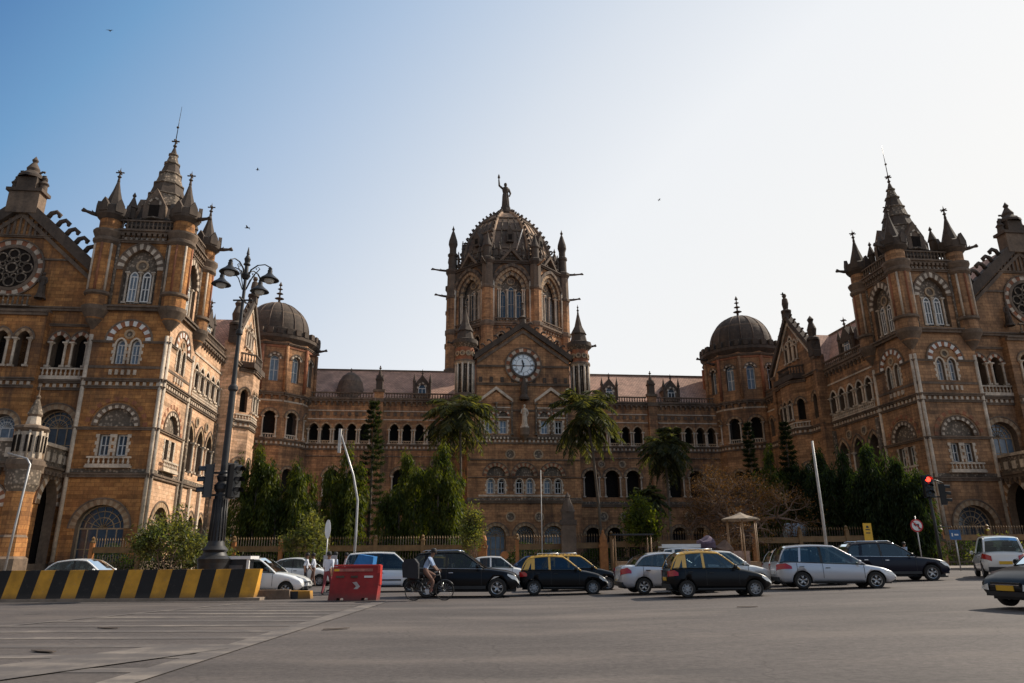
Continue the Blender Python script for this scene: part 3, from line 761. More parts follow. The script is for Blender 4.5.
def wing_tower(S, left):
    P = empty('wing_tower', parent=ST); mb = MB(); x0, x1, y0, y1 = -46.5, -39., -40., -32.65
    tower_face(mb, S @ frame(x0, y0, 0), P, 7.5)
    global OCH
    sv = OCH
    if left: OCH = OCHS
    tower_face(mb, S @ frame(x1, y0, 90), P, 7.35)
    OCH = sv
    tower_face(mb, S @ frame(x1, y1, 180), P, 7.5, 24)
    tower_face(mb, S @ frame(x0, y1, -90), P, 7.35, 24)
    mb.box(S, x0, x1, y0, y1, 33.3, 33.5, DRK)
    mb.build('wall', P)
    for x, y, gd in ((x0, y0, [(-1, -.3, .12)]), (x1, y0, [(1, -.2, -.05)]), (x1, y1, [(1, .1, -.03)]), (x0, y1, [(-1, .3, 0)])):
        turret(S, P, x + (.15 if x < -42 else -.15), y + (.15 if y < -36 else -.15), 25.2, 33.3, 1.12, gd, spire_h=3.3)
    # roof stage and spire
    b = MB(); cx, cy = -42.75, -36.3; T = S @ Matrix.Translation((cx, cy, 0))
    b.box(T, -2.6, 2.6, -2.6, 2.6, 33.5, 35.6, DRK)
    for q in range(4):
        A = T @ frame(0, 0, 90 * q)
        b.prism(A, [(-1.1, 35.6), (1.1, 35.6), (1.1, 37.2), (0, 39.2), (-1.1, 37.2)], -2.75, -.5, TRI)
        b.box(A, -.5, .5, -2.8, -2.74, 35.9, 37.2, VOID)
        ringseg(b, A, 0, 37.2, 1.0, 'p', 0, .2, -2.85, -2.74, PAL, CAR, 6)
        b.lathe(A, (-2.35, -2.35, 35.6), [(.42, 0), (.42, 1.2), (.55, 1.3), (.1, 2.6), (.22, 2.75), (0, 3.2)], DRK, 6)
    for z in (33.9, 34.7): b.box(T, -2.7, 2.7, -2.7, 2.7, z, z + .2, TRI)
    zs = [35.6, 37.6, 39.2, 40.7, 42.1, 43.5, 44.7, 45.7]
    for i in range(len(zs) - 1):
        r0 = 2.9 * (46.2 - zs[i]) / 10.6; r1 = 2.9 * (46.2 - zs[i + 1]) / 10.6
        b.lathe(T, (0, 0, 0), [(r0, zs[i]), (r1, zs[i + 1])], CAR if i % 2 else DRK, 8, smooth=False)
        b.lathe(T, (0, 0, 0), [(r0 + .02, zs[i] - .02), (r0 + .14, zs[i] + .06), (r0 + .1, zs[i] + .2), (r0 - .05, zs[i] + .22)], CAR, 8, smooth=False)
    b.build('spire', P)
    b = MB(); finial(b, T, (0, 0, 45.3), 2.1); b.bar(T, (0, 0, 47), (.1, 0, 51.2), .05, BLK, .02); b.lathe(T, (0, 0, 48.3), [(.05, 0), (.16, .15), (.05, .3)], DRK, 6); b.build('finial', P)
OCH = OCHL; wing_tower(I4, True); OCH = OCHR; wing_tower(MIR, False)

# --- inner side walls of the wings
def side_range(S, left):
    P = empty('side_range', parent=ST); M = S @ frame(-39, -32.65, 90); mb = MB(); Y = lambda y: y + 32.65
    ops = []
    for y in (-31.45, -29.5, -27.55, -25.6, -23.65): ops.append(op(Y(y), 19.0, 1.3, 21.1, 'p', d=1.3, fill='dark', ring=.22, rm=(PAL, PAL), cols=True, hood=False))
    for y in (-30.9, -27.6, -24.3):
        ops.append(op(Y(y), 10.3, 2.1, 13.5, 'l', d=1.2, fill='dark', ring=.36, cols=True)); ops.append(op(Y(y), .9, 2.1, 4.6, 'p', d=.8, fill='dark', ring=.36))
    for y in (-8.1, -5.9):
        ops.append(op(Y(y), 19.0, 1.2, 21.1, 'p', d=1.0, fill='dark', ring=.25)); ops.append(op(Y(y), 10.3, 1.2, 13.0, 'p', d=.9, fill='dark', ring=.25)); 
    wall(mb, M, rect(0, 29, 0, 24.75), ops, P)
    for a, b_ in ((0, Y(-22.6)), (Y(-9.6), 29)):
        levels(mb, M, a, b_); string(mb, M, a, b_, 13.4, .14, .06, CAR) if False else None
        mb.box(M, a, b_, -.1, .02, 22.9, 23.1, PAL)
    for y in (-29.25, -25.95): mb.box(M, Y(y) - .25, Y(y) + .25, -.3, .02, 0, 8.7, PAL); roundel(mb, M, Y(y), 15.9, .4)
    for y in (-32.3, -22.9): mb.box(M, Y(y) - .22, Y(y) + .22, -.35, .02, 1.3, 16.9, CAR)
    mb.build('wall', P)
    b = MB(); balustrade(b, M, .9, Y(-22.7), 25.2, 1.0, -.15); b.build('parapet', P); b = MB(); balustrade(b, M, Y(-9.4), 28, 25.2, 1.0, -.15); b.build('parapet', P)
    b = MB(); balustrade(b, M, Y(-32.3), Y(-22.8), 18.15, .85, -.08, PAL, .36, .08); b.build('balustrade', P)
    b = MB(); roof_gable(b, S, -50, -39.4, -32.6, 4, 25.4, 32.4, TILE); b.box(S, -44.85, -44.55, -32.6, 4, 32.25, 32.6, TRI); b.build('roof', P)
    # dormer above the arcade
    b = MB(); A = S @ frame(-39.6, -27.4, 90)
    b.prism(A, [(-1.3, 25.6), (1.3, 25.6), (1.3, 27.7), (0, 29.6), (-1.3, 27.7)], 0, 4, DRK); roof_gable(b, A, -1.55, 1.55, -.2, 5, 27.7, 29.8, DRK)
    ringseg(b, A, 0, 27.3, 1.3, 'p', 0, .25, -.15, 0, PAL, TRI); finial(b, A, (0, 0, 29.6), 1.6)
    for sx in (-1.45, 1.45): b.lathe(A, (sx, -.1, 25.6), [(.24, 0), (.24, 2.6), (.34, 2.7), (.06, 3.8), (0, 4.2)], DRK, 6)
    b.build('dormer', P); add_window(A, P, op(0, 26.1, 1.3, 27.3, 'p'), -.02, .1)
    # gabled bay
    G = empty('gabled_bay', parent=ST); mb = MB(); L = 12.8; A = S @ frame(-37.9, -22.7, 90); c = L / 2
    ops = [op(c + u, 27.9, .85, 31.0 if u == 0 else 30.2, 'l', d=.5, ring=.26, rm=(PAL, PAL), glass=PANE, hood=False, cols=True) for u in (-1.25, 0, 1.25)]
    for u in (1.6, L - 1.6): ops += [op(u, 19.0, 1.15, 21.4, 'l', d=.9, fill='dark', ring=.3), op(u, 10.3, 1.1, 13.0, 'p', d=.7, ring=.28), op(u, 1.4, 1.0, 4, 'p', d=.5, ring=.28)]
    wall(mb, A, [(0, 0), (L, 0), (L, 27.4), (c, 34.6), (0, 27.4)], ops, G)
    levels(mb, A, 0, L, False); string(mb, A, 0, L, 24.9, .4, .25); string(mb, A, 0, L, 27.0, .25, .15) if False else None
    ringseg(mb, A, c, 30.3, 4.2, 'l', 0, .3, -.08, .02, PAL, PAL)
    for sx in (-1, 1):
        e0, e1 = c + sx * (L / 2 + .3), c
        q = [(e0, 27.0), (e1, 34.4), (e1, 35.3), (e0, 27.9)]; q = q if sx < 0 else q[::-1]
        mb.prism(A, q, -.4, .5, DRK)
        q = [(e0 - sx * .6, 26.6), (e1, 33.5), (e1, 33.9), (e0 - sx * .6, 27.0)]; q = q if sx < 0 else q[::-1]
        mb.prism(A, q, -.15, .02, PAL)
        for i in range(7):
            t = (i + .7) / 7.6; hook(mb, A, (e0 + (e1 - e0) * t, 0, 27.9 + 7.4 * t), (sx, 0, -.4), (sx * .3, 0, 1), .65)
        mb.box(A, (0 if sx < 0 else L - .7), (.7 if sx < 0 else L), -.3, .02, 0, 26.8, OCH)
        mb.box(A, (-.1 if sx < 0 else L - .8), (.8 if sx < 0 else L + .1), -.4, .03, 26.8, 27.2, TRI)
    for x0, d0 in ((-39, 0), (-37.9, 180)):
        B = S @ (frame(-39, -22.7, 0) if d0 == 0 else frame(-37.9, -22.7 + L, 180)); mb.add(B, [(0, 0, 0), (1.1, 0, 0), (1.1, 0, 27.4), (0, 0, 27.4)], [(0, 1, 2, 3)], OCH)
    mb.build('wall', G)
    b = MB(); roof_gable(b, A, .6, L - .6, .3, 6, 26.0, 32.2, TILE); b.build('roof', G)
    # canted oriel
    mb = MB(); w2, wd, pr = 2.9, 1.55, 1.5
    B = A @ Matrix.Translation((c, -pr, 0))
    o = [op(u, 19.2, 1.0, 21.5, 'p', d=.8, fill='dark', ring=.22, cols=True, hood=False) for u in (-.75, .75)] + [op(0, 10.4, 1.5, 12.6, 'r', d=.5, ring=.3), op(0, 1.4, 1.4, 4.2, 'r', d=.5, ring=.3)]
    wall(mb, B, rect(-wd, wd, 0, 25.0), o, G); levels(mb, B, -wd, wd, False); string(mb, B, -wd, wd, 24.4, .4, .2)
    dl = math.hypot(w2 - wd, pr); dg = math.degrees(math.atan2(pr, w2 - wd))
    for sx in (-1, 1):
        if sx > 0: C_ = A @ Matrix.Translation((c + wd, -pr, 0)) @ frame(0, 0, dg)
        else: C_ = A @ Matrix.Translation((c - w2, 0, 0)) @ frame(0, 0, -dg)
        o = [op(dl / 2, 19.2, 1.0, 21.5, 'p', d=.7, fill='dark', ring=.22), op(dl / 2, 10.4, .9, 12.8, 'r', d=.5, ring=.25), op(dl / 2, 1.4, .9, 4.2, 'r', d=.5, ring=.25)]
        wall(mb, C_, rect(0, dl, 0, 25.0), o, G); levels(mb, C_, 0, dl, False); string(mb, C_, 0, dl, 24.4, .4, .2)
        balustrade(mb, C_, 0, dl, 25.6, 1.3, -.05, DRK, .36, .14); balustrade(mb, C_, 0, dl, 18.15, .8, -.1, PAL, .36, .08)
    mb.prism(A, [(c - w2, 24.9), (c + w2, 24.9), (c + w2, 25.6), (c - w2, 25.6)], -pr - .3, .02, DRK)
    balustrade(mb, B, -wd, wd, 25.6, 1.3, -.05, DRK, .36, .14); balustrade(mb, B, -wd, wd, 18.15, .8, -.1, PAL, .36, .08)
    mb.build('oriel', G)
    b = MB(); b.box(A, c - .5, c + .5, -.5, .5, 34.6, 35.6, DRK); b.lathe(A, (c, 0, 35.5), [(.75, 0), (.75, .3), (.35, .5), (.5, 1.4), (.4, 2.1), (.2, 2.3), (.34, 2.6), (.25, 2.9), (0, 3.0)], DRK, 8); b.build('finial', G)
    # second figure on the near shoulder
    b = MB(); b.box(A, -.2, 1.0, -.5, .7, 27.2, 29.4, DRK); b.lathe(A, (.4, 0.1, 29.4), [(.85, 0), (.85, .3), (.5, .6), (.65, 1.6), (.3, 2.6), (.45, 3.0), (0, 3.6)], DRK, 8); b.build('pinnacle', G)
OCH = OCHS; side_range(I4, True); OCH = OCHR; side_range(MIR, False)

# --- front ends of the wings: great gable with a rose window, and porch
def wing_front(S, left):
    P = empty('wing_front', parent=ST); M = S @ frame(0, -38.8, 0); mb = MB(); ca = -55.6; ops = []
    for u in (-47.75, -49.75, -61.45, -63.45): ops.append(op(u, 19.4, 1.25, 21.9, 'p', d=1.0, fill='dark', ring=.34, rm=(PAL, OC2), cols=True))
    for u in (-48.8, -62.4): ops.append(op(u, 10.3, 3.4, 13.6, 'r', d=.8, ring=.5, bars=3)); ops.append(op(u, .9, 3.2, 4.6, 'r', d=.9, fill='dark', ring=.45))
    wall(mb, M, [(-66, 0), (-46.4, 0), (-46.4, 29.0), (ca, 37.0), (-64.8, 29.0), (-66, 29.0)], ops, P)
    levels(mb, M, -66, -46.5, False)
    string(mb, M, -66, -46.5, 13.15, .28, .16) if False else None
    string(mb, M, -66, -46.5, 25.2, .4, .25); string(mb, M, -66, -59.2, 31.4, .25, .15); string(mb, M, -52.1, -47.8, 31.4, .2, .15) if False else None
    mb.box(M, -53.0, -49.8, -.12, .02, 30.6, 30.8, TRI); mb.box(M, -61.4, -58.2, -.12, .02, 30.6, 30.8, TRI)
    for u0, u1 in ((-51, -46.6), (-65, -60.2)):
        mb.box(M, u0, u1, -.3, .02, 18.2, 18.4, PAL); balustrade(mb, M, u0 + .1, u1 - .1, 18.4, .95, -.2, PAL, .4, .1)
        string(mb, M, u0, u1, 23.6, .25, .15)
    # raised middle bay
    B = M @ Matrix.Translation((0, -.9, 0))
    o2 = [op(ca + u, 19.2, 1.2, 22.0, 'p', d=.9, fill='dark', ring=.3, cols=True) for u in (-3, -1.0, 1.0, 3)] + [op(ca + u, 10.2, 2.4, 13.4, 'r', d=.8, ring=.4, bars=2) for u in (-2.6, 2.6)]
    wall(mb, B, rect(ca - 4.7, ca + 4.7, 0, 24.9), o2, P); levels(mb, B, ca - 4.7, ca + 4.7, False); string(mb, B, ca - 4.8, ca + 4.8, 24.4, .5, .25)
    mb.box(B, ca - 4.7, ca + 4.7, .01, 1.0, 24.9, 25.1, TRI)
    mb.add(B, [(ca + 4.7, 0, 0), (ca + 4.7, .95, 0), (ca + 4.7, .95, 24.9), (ca + 4.7, 0, 24.9)], [(0, 1, 2, 3)], OCH); mb.add(B, [(ca - 4.7, 0, 0), (ca - 4.7, .95, 0), (ca - 4.7, .95, 24.9), (ca - 4.7, 0, 24.9)], [(0, 3, 2, 1)], OCH)
    balustrade(mb, B, ca - 2.9, ca + 2.9, 25.3, 1.2, -.1, CAR, .42, .14)
    # raking cornice with big hooks
    for sx in (-1, 1):
        e0 = ca + sx * 9.0
        q = [(e0, 28.2), (ca, 36.2), (ca, 37.6), (e0, 29.6)]; q = q if sx < 0 else q[::-1]
        mb.prism(M, q, -.55, .6, DRK)
        q = [(e0 - sx * .8, 28.0), (ca, 35.3), (ca, 35.8), (e0 - sx * .8, 28.5)]; q = q if sx < 0 else q[::-1]
        mb.prism(M, q, -.25, .02, TRI)
        for i in range(7):
            t = (i + .25) / 8.6; hook(mb, M, (e0 + (ca - e0) * t, 0, 29.6 + 8.0 * t), (sx, 0, -.75), (sx * .45, 0, 1), 1.25)
    # band under the apex
    for i in range(13):
        x = ca - 3.2 + i * 6.4 / 12; zt = 36.0 - abs(x - ca) * .86; mb.box(M, x - .1, x + .1, -.18, .02, 33.2, max(33.5, zt), TRI)
    string(mb, M, ca - 3.9, ca + 3.9, 33.0, .25, .2)
    mb.build('wall', P)
    # rose window
    b = MB(); c = M @ Matrix.Translation((ca, 0, 29.7))
    n = 32
    for r0, r1, y0, m1, m2 in ((2.15, 2.5, -.15, TRI, TRI), (2.503, 3.0, -.1, PAL, OC2), (3.003, 3.15, -.2, TRI, TRI)):
        for i in range(n):
            a, a2 = 2 * PI * i / n, 2 * PI * (i + 1) / n
            b.prism(c, [(r1 * math.cos(a), r1 * math.sin(a)), (r1 * math.cos(a2), r1 * math.sin(a2)), (r0 * math.cos(a2), r0 * math.sin(a2)), (r0 * math.cos(a), r0 * math.sin(a))], y0, .02, m1 if i % 2 else m2)
    b.prism(c, [(2.15 * math.cos(2 * PI * i / n), 2.15 * math.sin(2 * PI * i / n)) for i in range(n)], -.01, .02, VOID)
    def rg(x, z, r0, r1, nn=12):
        for i in range(nn):
            a, a2 = 2 * PI * i / nn, 2 * PI * (i + 1) / nn
            b.prism(c, [(x + r1 * math.cos(a), z + r1 * math.sin(a)), (x + r1 * math.cos(a2), z + r1 * math.sin(a2)), (x + r0 * math.cos(a2), z + r0 * math.sin(a2)), (x + r0 * math.cos(a), z + r0 * math.sin(a))], -.1, -.012, CAR)
    rg(0, 0, .45, .62)
    for i in range(8):
        a = 2 * PI * i / 8; rg(1.5 * math.cos(a), 1.5 * math.sin(a), .42, .56); a += PI / 8; rg(.98 * math.cos(a), .98 * math.sin(a), .2, .32)
    b.build('rose_window', P)
    # apex monument
    b = MB(); A = M @ Matrix.Translation((ca, .1, 0))
    b.box(A, -1.5, 1.5, -.7, .7, 35.6, 38.0, TRI); b.box(A, -1.75, 1.75, -.9, .9, 38.0, 38.35, DRK)
    b.box(A, -.95, .95, -.7, .7, 38.35, 39.7, DRK); b.lathe(A, (0, 0, 39.7), [(1.25, 0), (1.2, .3), (.6, .9), (.65, 1.2), (.2, 2.0), (.32, 2.25), (0, 2.8)], DRK, 8)
    for sx in (-1, 1):
        b.lathe(A, (sx * 1.35, 0, 38.3), [(.42, 0), (.36, .7), (.5, .9), (.2, 1.3), (.25, 1.6), (0, 1.9)], DRK, 8)
        for i in range(3): hook(b, A, (sx * (1.0 - .2 * i), 0, 39.2 + i * .5), (sx, 0, 0), (sx * .3, 0, 1), .6)
    b.build('finial', P)
    for u in (-52.1, -59.1): statue('niche_statue', M, P, u, -.5, 26.3, 2.9, DRK)
    b = MB(); roof_gable(b, M, ca - 9.0, ca + 9.0, .5, 38, 28.6, 36.9, TILE); b.build('roof', P)
    # porch
    G = empty('porch', parent=ST); mb = MB(); xr, yf = -47.0, -45.2
    A = S @ frame(xr, yf, 90); L = 6.4
    wall(mb, A, rect(0, L, 0, 9.3), [op(4.1, .4, 3.0, 6.2, 'l', d=.9, fill='none', ring=.7, rm=(PAL, BN2), proud=.1)], G)
    B = S @ frame(-64.2, yf, 0)
    o = [op(u, .4, 3.0, 5.8, 'r', d=.9, fill='none', ring=.6, rm=(PAL, OC2)) for u in (3.2, 8.6, 14.0)]
    wall(mb, B, rect(0, 17.2, 0, 9.3), o, G)
    for Q, l in ((A, L), (B, 17.2)):
        string(mb, Q, 0, l, 9.0, .5, .3); corbels(mb, Q, 0, l, 9.0, .6); mb.box(Q, 0, l, -.14, .02, 0, 1.2, TRI)
        mb.box(Q, 0, l, -.12, .25, 9.5, 11.2, CAR); dentils(mb, Q, 0, l, 9.9, .8, 1.0, PAL, .2); mb.box(Q, 0, l, -.25, .3, 11.2, 11.5, PAL)
    mb.box(S, -64.0, xr - .05, yf + .05, -38.9, 9.0, 9.4, TRI)
    mb.box(S, -63.5, -48.2, -39.2, -39.0, .1, 8.9, VOID); mb.box(S, -63.9, -63.0, yf + .5, -39, 0, 9, OCH)
    mb.build('wall', G)
    b = MB(); x, y = xr - .4, yf + .3
    b.lathe(S, (x, y, 0), [(1.5, 0), (1.5, 1.6), (1.25, 1.8), (1.2, 3.3), (1.05, 3.5), (1.05, 7.0), (1.3, 7.6), (1.3, 8.8), (1.5, 9.2), (1.5, 9.6), (1.15, 9.8), (1.15, 12.0), (1.4, 12.3), (1.3, 12.5), (.6, 12.7), (.5, 13.4), (.62, 13.6), (.14, 15.0), (.22, 15.15), (.06, 15.4), (0, 16.4)],
            OCH, 8, smooth=False, mats=[TRI, TRI, OCH, TRI, OCH, CAR, CAR, TRI, TRI, TRI, PAL, TRI, TRI, TRI, PAL, TRI, CAR, TRI, TRI, TRI])
    for k in range(8):
        a = 2 * PI * k / 8 + PI / 8; b.bar(S, (x + 1.15 * math.cos(a), y + 1.15 * math.sin(a), 9.8), (x + 1.15 * math.cos(a), y + 1.15 * math.sin(a), 12.1), .1, PAL, n=6)
        b.box(S @ frame(x + 1.1 * math.cos(a), y + 1.1 * math.sin(a), math.degrees(a) + 90), -.25, .25, -.12, .1, 10.3, 11.7, VOID)
    b.build('turret', G)
OCH = OCHL; wing_front(I4, True); OCH = OCHR; wing_front(MIR, False)
# ------------------------------------------------------------------ ground, road, markings
def gz(x, y):
    t = max(0., min(x, 26.)); return .02 * (t * t / (t + 1.5) if t > 0 else 0)
def at(px, d, h=0.):
    return (px - 512) / F * (d * math.cos(PITCH) + (h - CAMH) * math.sin(PITCH))
def place(px, d, h=0.):
    x = at(px, d, h); return Vector((x, d, gz(x, d)))
def asphalt(name, base, base2, marks=False):
    m, nt, b = mat(name); ob = mapped(nt, 'Object')
    v = noise(nt, ob, .12, 5, .6); v2 = noise(nt, mapped(nt, 'Object', (.4, .9, 1)), .45, 6, .7); fine = noise(nt, ob, 9, 8, .85)
    col = mix(nt, v, base, base2)
    col = mix(nt, .7, col, ramp(nt, v2, [(.3, g(.72)), (.5, g(1.0)), (.72, (1.35, 1.32, 1.28))]), 'MULTIPLY')
    # tyre-worn darker lanes and oil spots
    v3 = noise(nt, mapped(nt, 'Object', (.05, .8, 1)), 1, 3, .5)
    col = mix(nt, .3, col, ramp(nt, v3, [(.38, g(.7)), (.55, g(1.1))]), 'MULTIPLY')
    sp = noise(nt, ob, .9, 3, .4)
    col = mix(nt, ramp(nt, sp, [(.72, g(0)), (.78, g(.6))]), col, (.02, .018, .017))
    col = mix(nt, .75, col, ramp(nt, fine, [(.36, g(.55)), (.64, g(1.45))]), 'MULTIPLY')
    pt = noise(nt, mapped(nt, 'Object', (.35, .8, 1)), .35, 2, .4)
    col = mix(nt, ramp(nt, pt, [(.60, g(0)), (.615, g(.35))]), col, (.065, .058, .055))
    dst = noise(nt, mapped(nt, 'Object', (.15, .5, 1)), .8, 6, .7)
    col = mix(nt, ramp(nt, dst, [(.5, g(0)), (.7, g(.55))]), col, (.20, .165, .14))
    grit = nd(nt, 'ShaderNodeTexVoronoi'); grit.inputs['Scale'].default_value = 3.; nt.links.new(ob, grit.inputs['Vector'])
    col = mix(nt, ramp(nt, grit.outputs['Distance'], [(.0, g(.8)), (.05, g(0))]), col, (.26, .22, .19))
    # fine cracks
    vo = nd(nt, 'ShaderNodeTexVoronoi', feature='DISTANCE_TO_EDGE'); vo.inputs['Scale'].default_value = .22
    wv = nd(nt, 'ShaderNodeVectorMath', operation='ADD'); nz = nd(nt, 'ShaderNodeTexNoise'); nz.inputs['Scale'].default_value = .8; nt.links.new(ob, nz.inputs['Vector'])
    nt.links.new(ob, wv.inputs[0]); nt.links.new(nz.outputs['Color'], wv.inputs[1]); nt.links.new(wv.outputs[0], vo.inputs['Vector'])
    col = mix(nt, ramp(nt, vo.outputs['Distance'], [(.0, g(.35)), (.004, g(0))]), col, (.02, .018, .016))
    nt.links.new(col, b.inputs['Base Color']); b.inputs['Roughness'].default_value = .82; b.inputs['Specular IOR Level'].default_value = .3
    bump(nt, b, fine, .5, .02)
    return m
ROAD = asphalt('dusty asphalt', (.125, .106, .097), (.078, .067, .062))
DUST = asphalt('dusty ground', (.20, .16, .12), (.12, .095, .07))
def paint_mat():
    m, nt, b = mat('worn road paint'); ob = mapped(nt, 'Object')
    w1 = noise(nt, ob, 1.6, 6, .7); w2 = noise(nt, mapped(nt, 'Object', (.35, 1.5, 1)), .9, 5, .6)
    mm = nd(nt, 'ShaderNodeMath', operation='MULTIPLY'); nt.links.new(w1, mm.inputs[0]); nt.links.new(w2, mm.inputs[1])
    f = ramp(nt, mm.outputs[0], [(.2, g(.0)), (.27, g(.3)), (.38, g(.85))])
    nt.links.new(mix(nt, f, (.105, .09, .082), (.25, .21, .175)), b.inputs['Base Color']); b.inputs['Roughness'].default_value = .8
    return m
PAINT = paint_mat()
def worn(name, c, under=(.20, .16, .12), amt=.5):
    m, nt, b = mat(name); ob = mapped(nt, 'Object'); n1 = noise(nt, ob, 6, 6, .75); n2 = noise(nt, ob, 1.3, 4, .6); z = nd(nt, 'ShaderNodeSeparateXYZ'); nt.links.new(ob, z.inputs[0])
    col = mix(nt, ramp(nt, n1, [(.58, g(0)), (.66, g(amt))]), c, under)
    col = mix(nt, .8, col, ramp(nt, n2, [(.3, g(.5)), (.65, g(1.2))]), 'MULTIPLY')
    col = mix(nt, ramp(nt, z.outputs['Z'], [(0, g(.75)), (.3, g(.1)), (1, g(0))]), col, (.06, .05, .042))
    nt.links.new(col, b.inputs['Base Color']); b.inputs['Roughness'].default_value = .75; bump(nt, b, n1, .4, .02); return m
YEL = worn('worn yellow paint', (.60, .29, .025)); BLKW = worn('worn black paint', (.008, .0075, .008), (.06, .05, .04), .5)
def sheet(name, x0, x1, y0, y1, z, m, nx=60, ny=40, edge=None):
    b = MB(); vs = []; fs = []
    for j in range(ny + 1):
        for i in range(nx + 1):
            x, y = x0 + (x1 - x0) * i / nx, y0 + (y1 - y0) * j / ny
            vs.append((x, y, gz(x, y) + z))
    for j in range(ny):
        for i in range(nx):
            a = j * (nx + 1) + i; fs.append((a, a + 1, a + nx + 2, a + nx + 1))
    b.add(None, vs, fs, m, True); return tag(b.build(name), kind='structure')
b = MB(); xs = [-3000, -400, -100] + [i * 2 for i in range(-20, 31)] + [100, 400, 3000]; ysr = [-300, 0, 20, 60, 200, 800, 4000]
vs = [(x, y, gz(x, y) - .02) for y in ysr for x in xs]; n_ = len(xs)
b.add(None, vs, [(j * n_ + i, j * n_ + i + 1, (j + 1) * n_ + i + 1, (j + 1) * n_ + i) for j in range(len(ysr) - 1) for i in range(n_ - 1)], DUST, True)
tag(b.build('ground'), kind='structure')
sheet('road', -120, 140, -40, 47.5, 0., ROAD, 130, 6)
def strip(b, x0, y0, x1, y1, w, z=.006):
    d = Vector((x1 - x0, y1 - y0, 0)); n = Vector((-d.y, d.x, 0)).normalized() * w / 2; k = max(1, int(d.length / 1.5)); vs = []
    for i in range(k + 1):
        p = Vector((x0, y0, 0)) + d * i / k
        for s_ in (-1, 1): q = p + n * s_; vs.append((q.x, q.y, gz(q.x, q.y) + z))
    b.add(None, vs, [(2 * i, 2 * i + 2, 2 * i + 3, 2 * i + 1) for i in range(k)], PAINT)
# hatched island: right border line, kerb side line, bars
E0, E1 = Vector((-4.9, 25.6)), Vector((-5.2, 12.0))
b = MB(); strip(b, -4.7, 26.6, -5.05, 9.0, .5, .014); tag(b.build('road_border_line'), kind='structure')
b = MB(); strip(b, -9.6, 26.0, -13.2, 14.5, .26, .010); tag(b.build('road_border_line'), kind='structure')
for i in range(13):
    y = 25.6 - i * .98 - .02 * i * i
    b = MB(); xl = -9.7 - (25.8 - y) * .30 - (1.5 if i > 6 else 0)
    strip(b, xl, y + .25, -5.15, y - .1, .42); tag(b.build('road_marking'), kind='structure')
# scuffed pale area spreading from the hatched island towards the camera
b = MB(); strip(b, -5.6, 13.6, -8.6, 8.0, 1.5, .018); tag(b.build('road_marking'), kind='structure')
b = MB(); strip(b, -60, 27.2, -4.6, 27.15, .2, .022); tag(b.build('road_edge_line'), kind='structure')
b = MB(); strip(b, -4.3, 26.9, 20, 26.2, .16, .006); tag(b.build('road_edge_line'), kind='structure')
# raised pavement in front of the station fence
PAV = simple('pavement stone', (.22, .18, .15), .85, var=.3, sc=1.2)
b = MB(); 
for i in range(60):
    x0, x1 = -60 + i * 2.2, -60 + (i + 1) * 2.2
    z0, z1 = gz(x0, 0), gz(x1, 0)
    b.add(None, [(x0, 47.5, z0), (x1, 47.5, z1), (x1, 47.5, z1 + .14), (x0, 47.5, z0 + .14), (x0, 57.5, z0 + .14), (x1, 57.5, z1 + .14)], [(0, 1, 2, 3), (3, 2, 5, 4)], PAV)
tag(b.build('pavement'), kind='structure')
b = MB()
LAWN = simple('dry lawn', (.06, .065, .025), .95, var=.5, sc=1.0)
b.add(None, [(-70, 58, .12), (80, 58, .5), (80, 112, .5), (-70, 112, .12)], [(0, 1, 2, 3)], LAWN); tag(b.build('forecourt_ground'), kind='structure')
# small patches and litter on the road
b = MB()
for x, y, w_, l_ in ((-9.9, 17.4, .35, .5), (-7.6, 17.0, .3, .5), (-3.4, 17.9, .28, .5), (-7.2, 12.4, .3, .5)):
    pass
for x, y in ((-9.2, 17.2), (-8.0, 13.0), (-3.9, 16.6), (6.5, 21)):
    b = MB(); A = frame(x, y, rnd.uniform(-30, 30)); z = gz(x, y)
    b.prism(A @ Matrix.Translation((0, 0, z)) @ Matrix.Rotation(-PI / 2, 4, 'X'), [(-.3, -.05), (.0, -.09), (.3, -.03), (.28, .05), (0, .08), (-.26, .06)], -.03, -.02, DRK)
    tag(b.build('road_patch'), kind='structure')

# ------------------------------------------------------------------ street furniture
STEEL = simple('galvanised steel', (.45, .44, .43), .45, .6, var=.2)
IRON = simple('dark cast iron', (.035, .033, .033), .5, .3, var=.35)
REDP = worn('worn red plastic', (.32, .018, .018), (.12, .05, .04), .5)
REDL = simple('bright red plastic', (.5, .04, .03), .42, var=.2)
FLAG = simple('worn signal red', (.5, .02, .02), .5, var=.1)
ORG = simple('orange painted concrete', (.34, .13, .035), .7, var=.4)
BLU = simple('blue sign enamel', (.008, .09, .25), .4, var=.1)
SIGNY = simple('yellow sign enamel', (.75, .42, .02), .4, var=.12)
SIGNW = simple('white sign enamel', (.72, .70, .68), .4, var=.1)
SIGNG = simple('light grey pole paint', (.50, .47, .43), .55, var=.3)
LAMPG = simple('frosted lamp glass', (.55, .53, .48), .25, var=.1)
REDG = simple('lit red signal', (1, .04, .02), .3, var=0, emis=((1, .03, .015), 6))
LENS = simple('dark signal lens', (.03, .03, .028), .2, var=.1)

